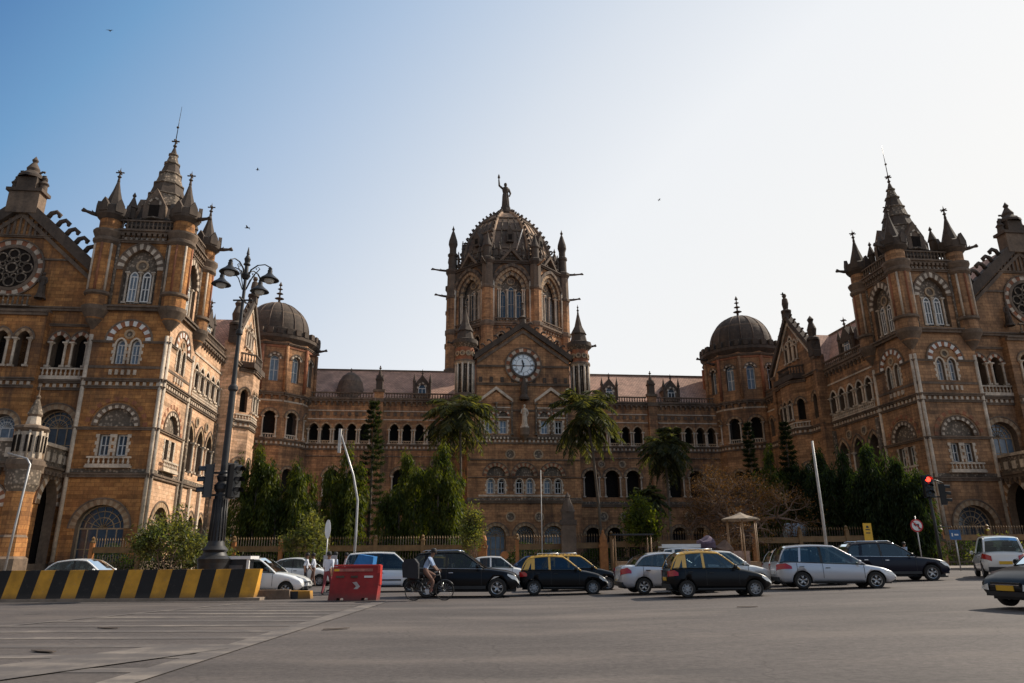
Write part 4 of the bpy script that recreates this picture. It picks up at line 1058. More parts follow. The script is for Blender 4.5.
# striped concrete barrier
def barrier():
    P = empty('road_barrier', (0, 0, 0)); tag(P, 'long low concrete barrier painted in yellow and black stripes at left', 'barrier')
    pts = [Vector((-26, 28.6, 0)), Vector((-19.6, 28.4, 0)), Vector((-10.4, 28.2, 0)), Vector((-9.85, 28.5, 0))]
    seg = []
    x = -25.5
    b = {0: MB(), 1: MB()}; w = .56; k = 0
    H = 1.12
    while x < -9.85:
        x1 = min(x + w, -9.8); col = k % 2; m = (BLKW, YEL)[col]
        sl = .13
        y0, y1 = 28.2, 28.75
        vs = [(x, y0, 0), (x1, y0, 0), (x1 + sl, y0 + .16, H), (x + sl, y0 + .16, H), (x, y1, 0), (x1, y1, 0), (x1 + sl, y1 - .12, H), (x + sl, y1 - .12, H)]
        b[col].add(None, vs, [(0, 1, 2, 3), (3, 2, 6, 7), (5, 4, 7, 6), (1, 5, 6, 2), (4, 0, 3, 7)], m)
        x = x1; k += 1
    b[0].build('black_stripe', P); b[1].build('yellow_stripe', P)
    b = MB(); b.box(None, -26, -9.5, 28.02, 28.9, 0, .1, simple('dirty kerb concrete', (.26, .20, .15), .9, var=.4, sc=2)); b.build('plinth', P)
barrier()
# stumpy kerb blocks beyond the barrier end
for i, (px, d, l, m_) in enumerate(((268, 28.7, 1.5, TRI), (292, 28.9, 1.3, YEL), (301, 29.6, .7, ORG))):
    c = place(px, d); b = MB(); A = Matrix.Translation(c) @ frame(0, 0, (4, -3, 8)[i])
    b.prism(A, [(-l / 2, 0), (l / 2, 0), (l / 2 - .05, .34 - .05 * i), (-l / 2 + .05, .34 - .05 * i)], 0, .35, m_)
    if i == 1: b.box(A, -.2, .15, -.004, .354, .0, .286, BLK)
    tag(b.build('kerb_block'), ('low grey kerb block in front of the white hatchback', 'low yellow and black kerb block beside the red barrier', 'small orange concrete block between kerb and red barrier')[i], 'kerb block')
# red water-filled barrier
TAPE = simple('dull white tape', (.42, .36, .34), .6, var=.4, sc=9)
def red_barrier():
    P = empty('plastic_barrier', place(352, 27.6), R(-3)); tag(P, 'red moulded plastic road barrier with a white arrow', 'barrier')
    b = MB(); L, H = 1.75, 1.22
    pts = [(-L / 2 - .02, .0), (-L / 2 + .28, 0), (-L / 2 + .3, .1), (-L / 2 + .55, .1), (-L / 2 + .57, 0), (L / 2 - .55, 0), (L / 2 - .53, .1), (L / 2 - .3, .1), (L / 2 - .28, 0), (L / 2 + .02, 0), (L / 2 + .06, .5), (L / 2 + .1, H), (-L / 2 + .1, H - .04), (-L / 2 + .04, .6)]
    n = len(pts); vs = []
    for y0, ins in ((-.3, 0), (.3, 0)):
        for u, z in pts:
            k = 1 - .55 * (z / H); vs.append((u, y0 * k, z))
    b.add(None, vs, [tuple(range(n)), tuple(range(2 * n - 1, n - 1, -1))] + [(k + n, (k + 1) % n + n, (k + 1) % n, k) for k in range(n)], REDP)
    b.box(None, L / 2 + .0, L / 2 + .1, -.17, .17, .55, H + .02, REDL); b.box(None, -L / 2 + .1, L / 2 + .05, -.16, .16, H - .02, H + .04, REDL)
    b.build('body', P)
    b = MB(); A = Matrix.Translation((0.1, -.215, .5)); 
    b.prism(A, [(-.12, .14), (.02, .0), (.16, .0), (.02, .16)], -.03, .1, TAPE); b.prism(A, [(.02, .0), (-.12, -.14), (.02, -.16), (.16, 0)], -.03, .1, TAPE)
    b.build('arrow', P)
    b = MB(); 
    for u0, u1 in ((-.65, -.35), (-.1, .15), (.4, .72)): b = MB(); b.box(None, u0, u1, -.225, -.1, .8, .87, DRK if u0 < .3 else SIGNW); b.build('slot', P)
    b = MB(); b.box(None, -.72, .7, -.195, -.1, 1.02, 1.12, simple('faded reflective tape', (.4, .13, .1), .4, var=.5, sc=6)); b.box(None, -.74, -.55, -.2, -.1, 1.03, 1.11, SIGNY); b.build('tape', P)
red_barrier()

def signal_head(parent, A, n=3, lit=None):
    h = MB(); h.box(A, -.19, .19, -.12, .14, 0, 1.05, BLK); h.box(A, -.24, .24, .14, .16, -.05, 1.1, BLK); o = h.build('signal_head', parent)
    for i in range(n):
        z = .18 + i * .34
        c = A @ Matrix.Translation((0, -.12, z)) @ Matrix.Rotation(PI / 2, 4, 'X'); b = MB(); b.lathe(c, (0, 0, 0), [(.125, 0), (.1, .03), (0, .045)], REDG if lit == i else LENS, 14); b.build('lens', o)
        b = MB(); vs = []; k = 9
        for y in (0, .24):
            for j in range(k):
                a = PI * j / (k - 1); vs.append((.15 * math.cos(a), -.12 - y, z + .15 * math.sin(a) - .02 * (y > 0)))
        b.add(A, vs, [(j, j + 1, k + j + 1, k + j) for j in range(k - 1)], BLK, True); b.build('visor', o)
    return o
def ornate_lamp():
    c = Vector((at(208, 29.6), 29.6, 0)); P = empty('street_lamp', c); tag(P, 'tall ornate iron street lamp with four hanging bell lanterns', 'street lamp')
    b = MB(); b.lathe(None, (0, 0, 0), [(.62, 0), (.62, .5), (.5, .6), (.55, .75), (.62, 1.35), (.66, 1.5), (.5, 1.62), (.42, 1.75), (.5, 1.85), (.36, 2.0)], IRON, 20); b.build('base', P)
    b = MB(); b.lathe(None, (0, 0, 0), [(.36, 2.0), (.30, 2.2), (.25, 3.9), (.22, 4.1), (.31, 4.25), (.31, 4.4), (.19, 4.55), (.26, 4.75), (.17, 4.9), (.14, 5.0), (.13, 9.0), (.2, 9.1), (.2, 9.25), (.11, 9.4), (.095, 12.0), (.18, 12.1), (.18, 12.25), (.09, 12.4), (.085, 15.2)], IRON, 18)
    for k in range(14):
        a = 2 * PI * k / 14; b.bar(None, (.315 * math.cos(a), .315 * math.sin(a), 2.2), (.265 * math.cos(a), .265 * math.sin(a), 3.85), .025, IRON, n=5)
    b.build('shaft', P)
    b = MB(); b.lathe(None, (0, 0, 0), [(.16, 15.2), (.26, 15.4), (.12, 15.6), (.1, 16.4), (.2, 16.55), (.13, 16.8), (.18, 17.2), (.06, 17.7), (.09, 17.8), (.02, 18.6)], IRON, 12); b.build('finial', P)
    for k in range(4):
        a = R(90 * k - 12); A = Matrix.Rotation(a, 4, 'Z'); b = MB()
        zt = 16.0; 
        b.tube(A, [(.1, 0, 15.2), (.3, 0, 15.9), (.7, 0, 16.35), (1.15, 0, 16.35), (1.45, 0, 16.0), (1.5, 0, 15.75)], .05, IRON, 7)
        b.tube(A, [(.12, 0, 14.6), (.45, 0, 15.3), (.85, 0, 15.9), (.75, 0, 16.1), (.6, 0, 16.0), (.65, 0, 15.85)], .03, IRON, 6)
        b.build('arm', P)
        b = MB(); b.lathe(A, (1.5, 0, 0), [(.54, 15.0), (.48, 15.08), (.26, 15.25), (.13, 15.4), (.13, 15.6), (.08, 15.72), (.12, 15.8), (.02, 16.05)], IRON, 18); l = b.build('lantern', P)
        b = MB(); b.lathe(A, (1.5, 0, 0), [(0, 14.78), (.18, 14.83), (.27, 14.93), (.28, 15.02)], LAMPG, 16); b.build('globe', l)
    b = MB(); b.box(None, -.55, .55, -.04, .04, 13.95, 14.02, IRON); b.box(None, -.04, .045, -.5, .5, 13.955, 14.025, IRON); b.build('ladder_rest', P)
    b = MB(); b.box(None, -.5, .5, -.25, -.19, 4.85, 4.93, BLK); b.box(None, -.5, .5, -.25, -.19, 3.95, 4.03, BLK); b.build('bracket', P)
    T = empty('traffic_light', (c.x, c.y, 3.9)); tag(T, 'pair of black traffic light heads fixed to the ornate street lamp', 'traffic light')
    signal_head(T, frame(-.45, -.28, -60)); signal_head(T, frame(.55, -.28, 65)); T.scale = (1.1, 1.1, 1.25)
    for o in bpy.data.objects:
        q = o
        while q.parent: q = q.parent
        if q == P and o.type == 'MESH':
            for v in o.data.vertices:
                if v.co.z > 11.9: v.co.x *= .8; v.co.y *= .8
                if v.co.z > 15.5: v.co.z = 13.82 + (v.co.z - 15.5) * .42
                elif v.co.z > 5: v.co.z = 5 + (v.co.z - 5) * .84
ornate_lamp()

def pole(name, label, cat, pts, r0, r1, head=None, m=None, base=True):
    o = Vector(pts[0]); P = empty(name, o); tag(P, label, cat); b = MB(); q = [Vector(p) - o for p in pts]
    b.tube(None, q, [r0 + (r1 - r0) * i / (len(q) - 1) for i in range(len(q))], m or STEEL, 10)
    if base: b.lathe(None, (0, 0, 0), [(r0 * 2.2, 0), (r0 * 2.2, .08), (r0 * 1.2, .12)], m or STEEL, 10)
    b.build('shaft', P)
    if head: head(P, q[-1])
    return P
def lum(P, p, dx=-.6):
    b = MB(); b.tube(None, [p, p + Vector((dx * .3, 0, .06)), p + Vector((dx, 0, .08))], [.06, .12, .08], STEEL, 8); b.build('lamp_head', P)
p = place(350, 38); z0 = p.z
pole('street_lamp', 'slender grey street lamp with a bent leaning arm', 'street lamp', [(p.x, 38, z0), (p.x + .06, 38, 2.6), (p.x + .05, 38, 4.4), (p.x - .25, 38, 5.7), (p.x - 1.05, 38, 7.9)], .075, .05)
b = MB(); b.box(None, p.x - 1.16, p.x - 1.02, 37.9, 38.05, 6.9, 8.2, SIGNG); tag(b.build('banner_panel'), 'thin white vertical panel on the leaning arm of grey lamp', 'panel')
p = place(-4, 31)
pole('street_lamp', 'thin steel lamp post with angled tip at the left edge', 'street lamp', [(p.x, 31, 0), (p.x + .15, 31, 3), (p.x + .28, 31, 5.5), (p.x + .1, 31, 5.75), (p.x - .8, 31, 6.0)], .05, .04)
p = place(829, 45)
pole('street_pole', 'tall plain white steel pole leaning left behind the silver car', 'pole', [(p.x, 45, p.z), (p.x + .02, 45, 4.5), (p.x - .02, 45, 8.45)], .10, .07, m=SIGNG)
p = place(541, 56)
pole('flagpole', 'slim white flagpole in front of the central entrance', 'flagpole', [(p.x, 56, p.z), (p.x, 56, 4), (p.x, 56, 8.0)], .05, .03, m=SIGNG)
# traffic light on the right
p = place(944, 37)
T = pole('traffic_light', 'tall traffic signal pole showing a bright red light', 'traffic light', [(p.x, 37, p.z), (p.x - .0, 37, 3), (p.x - .05, 37, 5.3)], .09, .06, m=IRON)
hd = signal_head(T, Matrix.Translation((-.05, -.1, 3.9)) @ frame(0, 0, -12), 3, 2)
signal_head(T, Matrix.Translation((.75, .1, 3.5)) @ frame(0, 0, 60), 3)
b = MB(); b.tube(None, [(0, 0, 4.6), (.4, 0, 4.75), (.8, .05, 4.6)], .035, IRON, 6); b.bar(None, (0, 0, 3.9), (.7, .1, 3.9), .035, IRON); b.box(None, .05, .8, -.02, .02, 2.4, 2.45, IRON); b.build('bracket', T)
# signs
def disc_prism(b, A, r, y0, y1, m, n=28, x=0, z=0):
    b.prism(A, [(x + r * math.cos(2 * PI * i / n), z + r * math.sin(2 * PI * i / n)) for i in range(n)], y0, y1, m)
p = place(924, 43)
P = empty('no_turn_sign', p); tag(P, 'round white road sign with red border forbidding a turn', 'sign')
b = MB(); b.bar(None, (0, 0, 0), (0, 0, 3.2), .035, STEEL); b.build('post', P)
A = Matrix.Translation((0, -.05, 3.0 - p.z + .1)); b = MB(); disc_prism(b, A, .37, 0, .02, FLAG); b.build('border', P)
b = MB(); disc_prism(b, A, .29, -.012, -.002, SIGNW); b.build('face', P)
b = MB(); b.prism(A, [(.06, -.22), (.13, -.22), (.13, .1), (-.06, .1), (-.06, .19), (-.2, .06), (-.06, -.07), (-.06, .03), (.06, .03)], -.02, -.013, BLK); b.prism(A, [(-.25, .2), (-.2, .25), (.25, -.2), (.2, -.25)][::-1], -.028, -.021, FLAG); b.build('symbol', P)
p = place(873, 44)
P = empty('warning_sign', p); tag(P, 'small yellow rectangular sign on a post beyond the dark cars', 'sign')
b = MB(); b.bar(None, (0, 0, 0), (0, 0, 2.0), .04, STEEL); b.build('post', P)
b = MB(); b.box(None, -.24, .26, -.06, -.03, 1.85, 2.9, SIGNY); b.build('panel', P)
b = MB(); b.box(None, -.12, .14, -.068, -.061, 2.3, 2.36, BLK); b.box(None, -.12, .14, -.068, -.061, 2.5, 2.56, BLK); b.box(None, -.06, .08, -.068, -.061, 2.62, 2.75, BLK); b.build('symbol', P)
p = place(961, 46)
P = empty('blue_sign', p); tag(P, 'small square blue sign with white marks near right wing', 'sign')
b = MB(); b.bar(None, (0, 0, 0), (0, 0, 2.0), .04, STEEL); b.build('post', P)
b = MB(); b.box(None, -.34, .34, -.06, -.03, 1.85, 2.45, BLU); b.build('panel', P)
b = MB(); b.box(None, -.22, -.14, -.068, -.061, 2.05, 2.25, SIGNW); b.box(None, -.05, .2, -.068, -.061, 2.1, 2.2, SIGNW); b.build('symbol', P)
p = place(322, 33)
P = empty('round_sign', p); tag(P, 'white disc sign above a grey rectangular plate on a thin post', 'sign')
b = MB(); b.bar(None, (0, 0, 0), (0, 0, 3.0), .03, STEEL); b.build('post', P)
b = MB(); b.prism(Matrix.Translation((0, -.05, 2.75)), [(.13 * math.cos(2 * PI * i / 20), .42 * math.sin(2 * PI * i / 20)) for i in range(20)], 0, .02, SIGNW); b.build('disc', P)
b = MB(); b.box(None, -.1, .5, -.07, -.04, 1.1, 1.62, simple('grey sign back', (.35, .33, .34), .5, var=.15)); b.build('plate', P)
# small orange round sign by the gate
p = place(503, 50)
P = empty('round_sign', p); tag(P, 'small orange round sign in front of the gate railing', 'sign')
b = MB(); b.bar(None, (0, 0, 0), (0, 0, 1.5), .03, STEEL); b.build('post', P)
b = MB(); disc_prism(b, Matrix.Translation((0, -.05, 1.6 - p.z)), .27, 0, .02, ORG); b.build('disc', P)

# dark roadside cabinet behind the barrier
p = place(233, 30)
P = empty('control_cabinet', p); tag(P, 'black roadside cabinet with white edged roof behind the striped barrier', 'cabinet')
b = MB(); b.box(None, -.75, .45, -.3, .5, 0, 1.48, BLK); b.box(None, -.5, .3, -.31, -.302, .75, 1.25, simple('grey grille', (.09, .085, .085), .5, var=.4, sc=20)); b.build('body', P)
b = MB(); b.box(None, -.9, .62, -.4, .6, 1.48, 1.6, SIGNW); b.box(None, .46, .56, -.36, -.26, .0, 1.479, SIGNW); b.build('frame', P)

# fence along the forecourt
FY = simple('ochre painted fence iron', (.19, .105, .036), .6, var=.45, sc=1.5)
FD = simple('dark rusted fence iron', (.07, .045, .028), .7, var=.35)
P = empty('fence', (0, 57.5, 0)); tag(P, 'long ochre railing with spear tops along the station forecourt', 'fence')
x = -33.; first = None
while x < 41:
    w = 3.7; z = gz(x + w / 2, 0)
    if -3.6 < x + w / 2 < -.4: x += w; continue
    b = MB(); b.box(None, 0, w, -.1, .1, 2.0, 2.38, FY); b.box(None, 0, w, -.12, .12, 2.381, 2.43, FY)
    b.box(None, 0, w, -.06, .06, .35, .45, FD)
    for i in range(18):
        xx = (i + .5) * w / 18; b.bar(None, (xx, 0, 0), (xx, 0, 2.95), .022, FD, n=5); b.lathe(None, (xx, 0, 2.9), [(.03, 0), (.05, .05), (0, .25)], FY, 5)
    o = b.build('railing_panel', P, (x, 0, z))
    b = MB(); b.box(None, -.14, .14, -.16, .16, 0, 2.75, FY if int(x) % 3 else ORG); b.lathe(None, (0, 0, 2.75), [(.2, 0), (.2, .1), (.08, .2), (.14, .35), (0, .5)], FY, 8); b.build('post', P, (x, 0, z))
    x += w
def gate_pier(px, h, w, m, label, cap=DRK):
    p = place(px, 57); P = empty('gate_pier', p); tag(P, label, 'gate pier')
    b = MB(); b.box(None, -w, w, -w, w, 0, h * .62, m); b.box(None, -w * 1.15, w * 1.15, -w * 1.15, w * 1.15, h * .6, h * .66, cap); b.build('shaft', P)
    b = MB(); b.box(None, -w * .85, w * .85, -w * .85, w * .85, h * .66, h * .76, cap); b.lathe(None, (0, 0, h * .76), [(w * 1.05, 0), (w * .8, h * .07), (w * .3, h * .17), (w * .38, h * .18), (0, h * .25)], cap, 8, smooth=False); b.build('cap', P)
gate_pier(481, 3.6, .32, ORG, 'slim orange gate pier at left side of the gate', ORG)
gate_pier(568, 6.3, .55, TRI, 'tall dark stone gate pier with pointed cap')
gate_pier(603, 3.4, .3, ORG, 'slim orange gate pier right of the tall dark pier', ORG)
gate_pier(941, 3.2, .4, OCH, 'short ochre pier behind the traffic signal')
# low planted bank and hedge behind the railing

# octagonal police kiosk with cream roof
CRM = simple('cream fibreglass roof', (.27, .20, .13), .6, var=.3); TIM = simple('tan painted post', (.34, .20, .10), .6, var=.3); PST = simple('printed poster', (.42, .27, .20), .6, var=.5, sc=5)
p = place(745, 43); P = empty('kiosk', p); tag(P, 'open kiosk with cream umbrella roof on slim posts by bare tree', 'kiosk')
b = MB(); b.lathe(None, (0, 0, 0), [(1.12, 3.22), (1.15, 3.3), (.4, 3.52), (.12, 3.64), (0, 3.7)], CRM, 8, smooth=False); b.lathe(None, (0, 0, 0), [(0, 3.2), (1.1, 3.21)], CRM, 8); b.build('roof', P)
for k in range(6):
    a = 2 * PI * k / 6 + .3; b = MB(); b.bar(None, (.9 * math.cos(a), .9 * math.sin(a), 0), (.9 * math.cos(a), .9 * math.sin(a), 3.22), .045, TIM); b.build('post', P)
b = MB(); b.box(None, -.8, .1, -.75, -.7, .2, 1.5, PST); b.build('poster', P); b = MB(); b.box(None, -.85, .75, -.7, .7, 0, .9, TIM); b.build('counter', P)
# second small stall left of centre, slim canopy
p = place(634, 52); P = empty('stall', p); tag(P, 'low stall with a flat dark canopy beside the fence', 'stall')
b = MB(); b.box(None, -1.6, 1.3, -.8, .8, 2.75, 2.85, IRON); b.build('canopy', P)
for x_, y_ in ((-1.4, -.7), (1.1, -.7), (-1.4, .7), (1.1, .7)): b = MB(); b.bar(None, (x_, y_, 0), (x_, y_, 2.75), .05, TIM); b.build('post', P)
b = MB(); b.box(None, -1.3, 1.1, -.6, .6, 0, 1.0, TIM); b.build('counter', P)
# white water tank in the trees
p = place(806, 64); P = empty('water_tank', p); tag(P, 'pale blue grey tank lying among the dark trees', 'tank')
TK = simple('pale tank paint', (.34, .40, .46), .5, var=.2)
b = MB(); b.tube(None, [(-1.6, 0, 2.9), (-1.4, 0, 2.9), (1.4, 0, 2.9), (1.6, 0, 2.9)], [.4, .8, .8, .4], TK, 16); b.build('body', P)
for sx in (-1, 1): b = MB(); b.box(None, sx - .2, sx + .2, -.6, .6, 0, 2.15, TRI); b.build('support', P)
# ------------------------------------------------------------------ vehicles
def carpaint(name, c, rough=.28, coat=.8):
    m, nt, b = mat(name); ob = mapped(nt, 'Object')
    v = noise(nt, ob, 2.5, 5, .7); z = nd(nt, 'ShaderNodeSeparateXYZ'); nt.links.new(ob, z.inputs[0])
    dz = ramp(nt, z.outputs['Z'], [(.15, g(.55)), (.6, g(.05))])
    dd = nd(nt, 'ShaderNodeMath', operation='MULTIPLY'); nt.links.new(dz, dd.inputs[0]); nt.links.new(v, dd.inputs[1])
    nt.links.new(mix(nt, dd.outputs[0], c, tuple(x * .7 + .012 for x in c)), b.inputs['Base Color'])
    b.inputs['Roughness'].default_value = rough; b.inputs['Coat Weight'].default_value = coat; b.inputs['Coat Roughness'].default_value = .06
    if sum(c) < .1: b.inputs['Specular IOR Level'].default_value = .25
    return m
CW = carpaint('white car paint', (.82, .82, .80)); CS = carpaint('silver car paint', (.56, .57, .60), .3); CS.node_tree.nodes['Principled BSDF'].inputs['Metallic'].default_value = .25
CK = carpaint('black car paint', (.004, .004, .005), .3, .08); CN = carpaint('navy car paint', (.005, .006, .016), .3, .08); CY = carpaint('taxi yellow paint', (.72, .42, .06), .35)
CB = carpaint('blue car paint', (.02, .06, .16))
def glass_mat():
    m = bpy.data.materials.new('car glass'); m.use_nodes = True; nt = m.node_tree; nt.nodes.clear()
    o = nd(nt, 'ShaderNodeOutputMaterial'); t = nd(nt, 'ShaderNodeBsdfTransparent'); gl = nd(nt, 'ShaderNodeBsdfGlossy'); gl.inputs['Roughness'].default_value = .04
    gl.inputs['Color'].default_value = (.75, .85, .9, 1); t.inputs['Color'].default_value = (.30, .36, .38, 1); f = nd(nt, 'ShaderNodeFresnel'); f.inputs['IOR'].default_value = 1.75
    mx = nd(nt, 'ShaderNodeMixShader'); nt.links.new(f.outputs[0], mx.inputs[0]); nt.links.new(t.outputs[0], mx.inputs[1]); nt.links.new(gl.outputs[0], mx.inputs[2]); nt.links.new(mx.outputs[0], o.inputs[0])
    return m
GLS = glass_mat()
TYR = simple('tyre rubber', (.02, .019, .018), .85, var=.3); RIM = simple('alloy wheel', (.50, .50, .50), .3, .8, var=.15); HUB = simple('grey wheel cover', (.33, .33, .33), .45, .4, var=.2)
HL = simple('headlight lens', (.75, .75, .72), .08, var=.1, coat=1); TL = simple('red tail lens', (.45, .012, .012), .15, var=.15, coat=1); CHR = simple('chrome', (.7, .7, .7), .15, 1., var=.1)
PLA = simple('black plastic trim', (.02, .02, .02), .6, var=.2); SEAT = simple('car seat fabric', (.09, .08, .075), .9, var=.3); PLW = simple('white plate', (.7, .7, .68), .4, var=.1); PLY = simple('yellow plate', (.7, .42, .03), .4, var=.1)
ORL = simple('amber lens', (.6, .2, .02), .2, var=.1)
def interp(kp, t):
    for (a, za), (b_, zb) in zip(kp, kp[1:]):
        if t <= b_:
            s_ = (t - a) / max(1e-6, b_ - a); s_ = s_ * s_ * (3 - 2 * s_) * .35 + s_ * .65; return za + (zb - za) * s_
    return kp[-1][1]
KIND = {
 'hatch': dict(L=3.55, W=1.52, H=1.5, deck=[(0, .82), (.02, .93), (.08, .97), (.62, .95), (.74, .90), (.88, .80), (.97, .66), (1, .52)], gh=(.02, .13, .50, .70), wb=(.165, .83), wr=.285),
 'sedan': dict(L=4.1, W=1.68, H=1.5, deck=[(0, .80), (.015, .98), (.05, 1.03), (.18, 1.04), (.66, .96), (.78, .93), (.9, .82), (.98, .66), (1, .5)], gh=(.13, .27, .55, .73), wb=(.2, .82), wr=.30),
 'suv': dict(L=4.35, W=1.8, H=1.68, deck=[(0, .9), (.015, 1.05), (.06, 1.1), (.62, 1.06), (.72, 1.05), (.88, .97), (.975, .85), (1, .62)], gh=(.02, .10, .50, .69), wb=(.185, .81), wr=.36),
 'mpv': dict(L=4.4, W=1.7, H=1.62, deck=[(0, .85), (.015, .98), (.06, 1.02), (.6, .93), (.74, .90), (.88, .80), (.97, .66), (1, .5)], gh=(.015, .10, .50, .75), wb=(.2, .82), wr=.32),
 'van': dict(L=3.7, W=1.5, H=1.72, deck=[(0, .9), (.015, .98), (.06, 1.0), (.68, .97), (.84, .95), (.94, .85), (.985, .72), (1, .5)], gh=(.01, .07, .62, .84), wb=(.2, .83), wr=.29),
 'coupe': dict(L=4.3, W=1.7, H=1.42, deck=[(0, .78), (.015, .96), (.05, 1.0), (.2, 1.0), (.62, .90), (.78, .86), (.9, .77), (.98, .62), (1, .46)], gh=(.12, .28, .52, .72), wb=(.2, .8), wr=.31),
}
def make_car(kind, paint, label, cat='car', roof=None, pillar=None, rim=None, plate=None, scale=1., rails=False, carrier=False, plates=None, name='parked_car', group=None, bodytrim=None):
    K = KIND[kind]; L, W, H, wr = K['L'] * scale, K['W'], K['H'], K['wr']; hw = W / 2; dk = K['deck']; gh = K['gh']
    root = empty(name); tag(root, label, cat, group); X = lambda t: (t - .5) * L
    roof = roof or paint; pillar = pillar or roof
    zb = .24 if kind != 'suv' else .3
    ts = [0, .006, .02, .05, .1] + [.1 + .8 * i / 20 for i in range(1, 20)] + [.9, .94, .965, .985, .995, 1]
    prof = [(0, 0), (.78, 0), (.93, .06), (.985, .22), (1, .5), (.985, .8), (.955, .93), (.88, 1.0), (.55, 1.035), (0, 1.05)]
    ring = [(y, z) for y, z in prof] + [(-y, z) for y, z in prof[-2:0:-1]]
    vs = []; fs = []; n = len(ring)
    for t in ts:
        e = abs(2 * t - 1); tp = 1 - .16 * max(0, (e - .72) / .28) ** 2.2 - (.06 if e > .985 else 0)
        zd = interp(dk, t) ; zz = zb + (.12 * max(0, (e - .9) / .1)) 
        for y, z in ring: vs.append((X(t), y * hw * tp, zz + (zd - zz) * z))
    for i in range(len(ts) - 1):
        for k in range(n):
            a, b_ = i * n + k, i * n + (k + 1) % n; fs.append((a, a + n, b_ + n, b_))
    fs.append(tuple(range(n))); fs.append(tuple(range(len(vs) - 1, len(vs) - n - 1, -1)))
    b = MB(); b.add(None, vs, fs, paint, True); b.mi(PLA)
    body = b.build('body', root, uv=False)
    cb = MB(); cb.mi(paint)
    for t in K['wb']:
        cb.lathe(Matrix.Translation((X(t), 0, wr)) @ Matrix.Rotation(PI / 2, 4, 'X'), (0, 0, 0), [(0, -2), (wr * 1.17, -2), (wr * 1.17, 2), (0, 2)], PLA, 26)
    cut = cb.build('cutter', uv=False)
    bm_ = bmesh.new(); bm_.from_mesh(cut.data); bmesh.ops.remove_doubles(bm_, verts=bm_.verts, dist=1e-4); bmesh.ops.recalc_face_normals(bm_, faces=bm_.faces); bm_.to_mesh(cut.data); bm_.free()
    bm_ = bmesh.new(); bm_.from_mesh(body.data); bmesh.ops.recalc_face_normals(bm_, faces=bm_.faces); bm_.to_mesh(body.data); bm_.free()
    md = body.modifiers.new('b', 'BOOLEAN'); md.operation = 'DIFFERENCE'; md.object = cut; md.solver = 'EXACT'
    dg = bpy.context.evaluated_depsgraph_get(); dg.update(); me = bpy.data.meshes.new_from_object(body.evaluated_get(dg)); body.modifiers.clear(); old = body.data; body.data = me
    bpy.data.objects.remove(cut)
    b = MB(); b.box(None, X(.03), X(.97), -hw * .62, hw * .62, .2, .55, PLA); b.build('chassis', root)
    # greenhouse
    tb = [gh[0], gh[1], gh[2], gh[3]]
    zr = [interp(dk, gh[0]) + .02, H - .05, H - .02, interp(dk, gh[3]) + .03]
    def roofz(t):
        if t <= gh[1]: s_ = (t - gh[0]) / (gh[1] - gh[0]); return zr[0] + (zr[1] - zr[0]) * math.sin(s_ * PI / 2) ** .85
        if t <= gh[2]: s_ = (t - gh[1]) / (gh[2] - gh[1]); return zr[1] + (zr[2] - zr[1]) * s_ + .045 * math.sin(PI * s_)
        s_ = (t - gh[2]) / (gh[3] - gh[2]); return zr[2] + (zr[3] - zr[2]) * (1 - math.cos(s_ * PI / 2)) ** .9 if False else zr[2] + (zr[3] - zr[2]) * s_ ** 1.12
    yb = hw * .90; yt = hw * .74
    def yside(t, z):
        zdk = interp(dk, t); return yb + (yt - yb) * max(0, min(1, (z - zdk) / (H - zdk)))
    st = [gh[0] + (gh[1] - gh[0]) * i / 4 for i in range(4)] + [gh[1] + (gh[2] - gh[1]) * i / 6 for i in range(6)] + [gh[2] + (gh[3] - gh[2]) * i / 5 for i in range(6)]
    def rr(t): return [(X(t), yside(t, roofz(t)) * f, roofz(t) + dz) for f, dz in ((1.0, -.03), (.93, .01), (.5, .035), (0, .045), (-.5, .035), (-.93, .01), (-1.0, -.03))]
    rb = MB(); fwb = MB(); rwb = MB()
    for i in range(len(st) - 1):
        A, B = rr(st[i]), rr(st[i + 1]); front = st[i] >= gh[2] - 1e-6; rear = st[i + 1] <= gh[1] + 1e-6
        for k in range(6):
            edge = k in (0, 5)
            tgt = fwb if front else rwb
            isg = (front or rear) and not edge and not (rear and kind in ('sedan', 'coupe') and False)
            (tgt if isg else rb).add(None, [A[k], B[k], B[k + 1], A[k + 1]], [(0, 1, 2, 3)], GLS if isg else (roof if not (front or rear) else pillar), True)
    fwb.build('windscreen', root, uv=False); rwb.build('rear_window', root, uv=False)
    # side glass and pillars
    for sx in (-1, 1):
        lo = []; hi = []
        for t in st: lo.append((X(t), sx * yside(t, interp(dk, t)), interp(dk, t) - .02)); z = roofz(t) - .03; hi.append((X(t), sx * yside(t, z), z))
        b = MB()
        for i in range(len(st) - 1): b.add(None, [lo[i], lo[i + 1], hi[i + 1], hi[i]], [(0, 1, 2, 3) if sx < 0 else (3, 2, 1, 0)], GLS, True)
        b.build('side_window', root, uv=False)
        def pil(t0, t1, w_, m):
            a = Vector((X(t0), sx * (yside(t0, interp(dk, t0)) + .004), interp(dk, t0) - .02)); z = roofz(t1) - .02; c = Vector((X(t1), sx * (yside(t1, z) + .004), z)); d = Vector((w_ / 2, 0, 0))
            rb.add(None, [a - d, a + d, c + d, c - d], [(0, 1, 2, 3) if sx < 0 else (3, 2, 1, 0)], m)
        mid = gh[0] + (gh[3] - gh[0]) * (.5 if kind not in ('hatch',) else .48)
        pil(mid, mid - .005, .09, PLA if kind != 'hatch' else pillar)
        if kind in ('suv', 'mpv', 'van', 'hatch'): c_ = gh[0] + (gh[3] - gh[0]) * (.2 if kind != 'mpv' else .24); pil(c_, c_ + .02 * (kind != 'hatch'), .14 if kind != 'mpv' else .08, pillar)
        if kind == 'hatch': pil(gh[0] + .05, gh[1] + .0, .2, pillar)
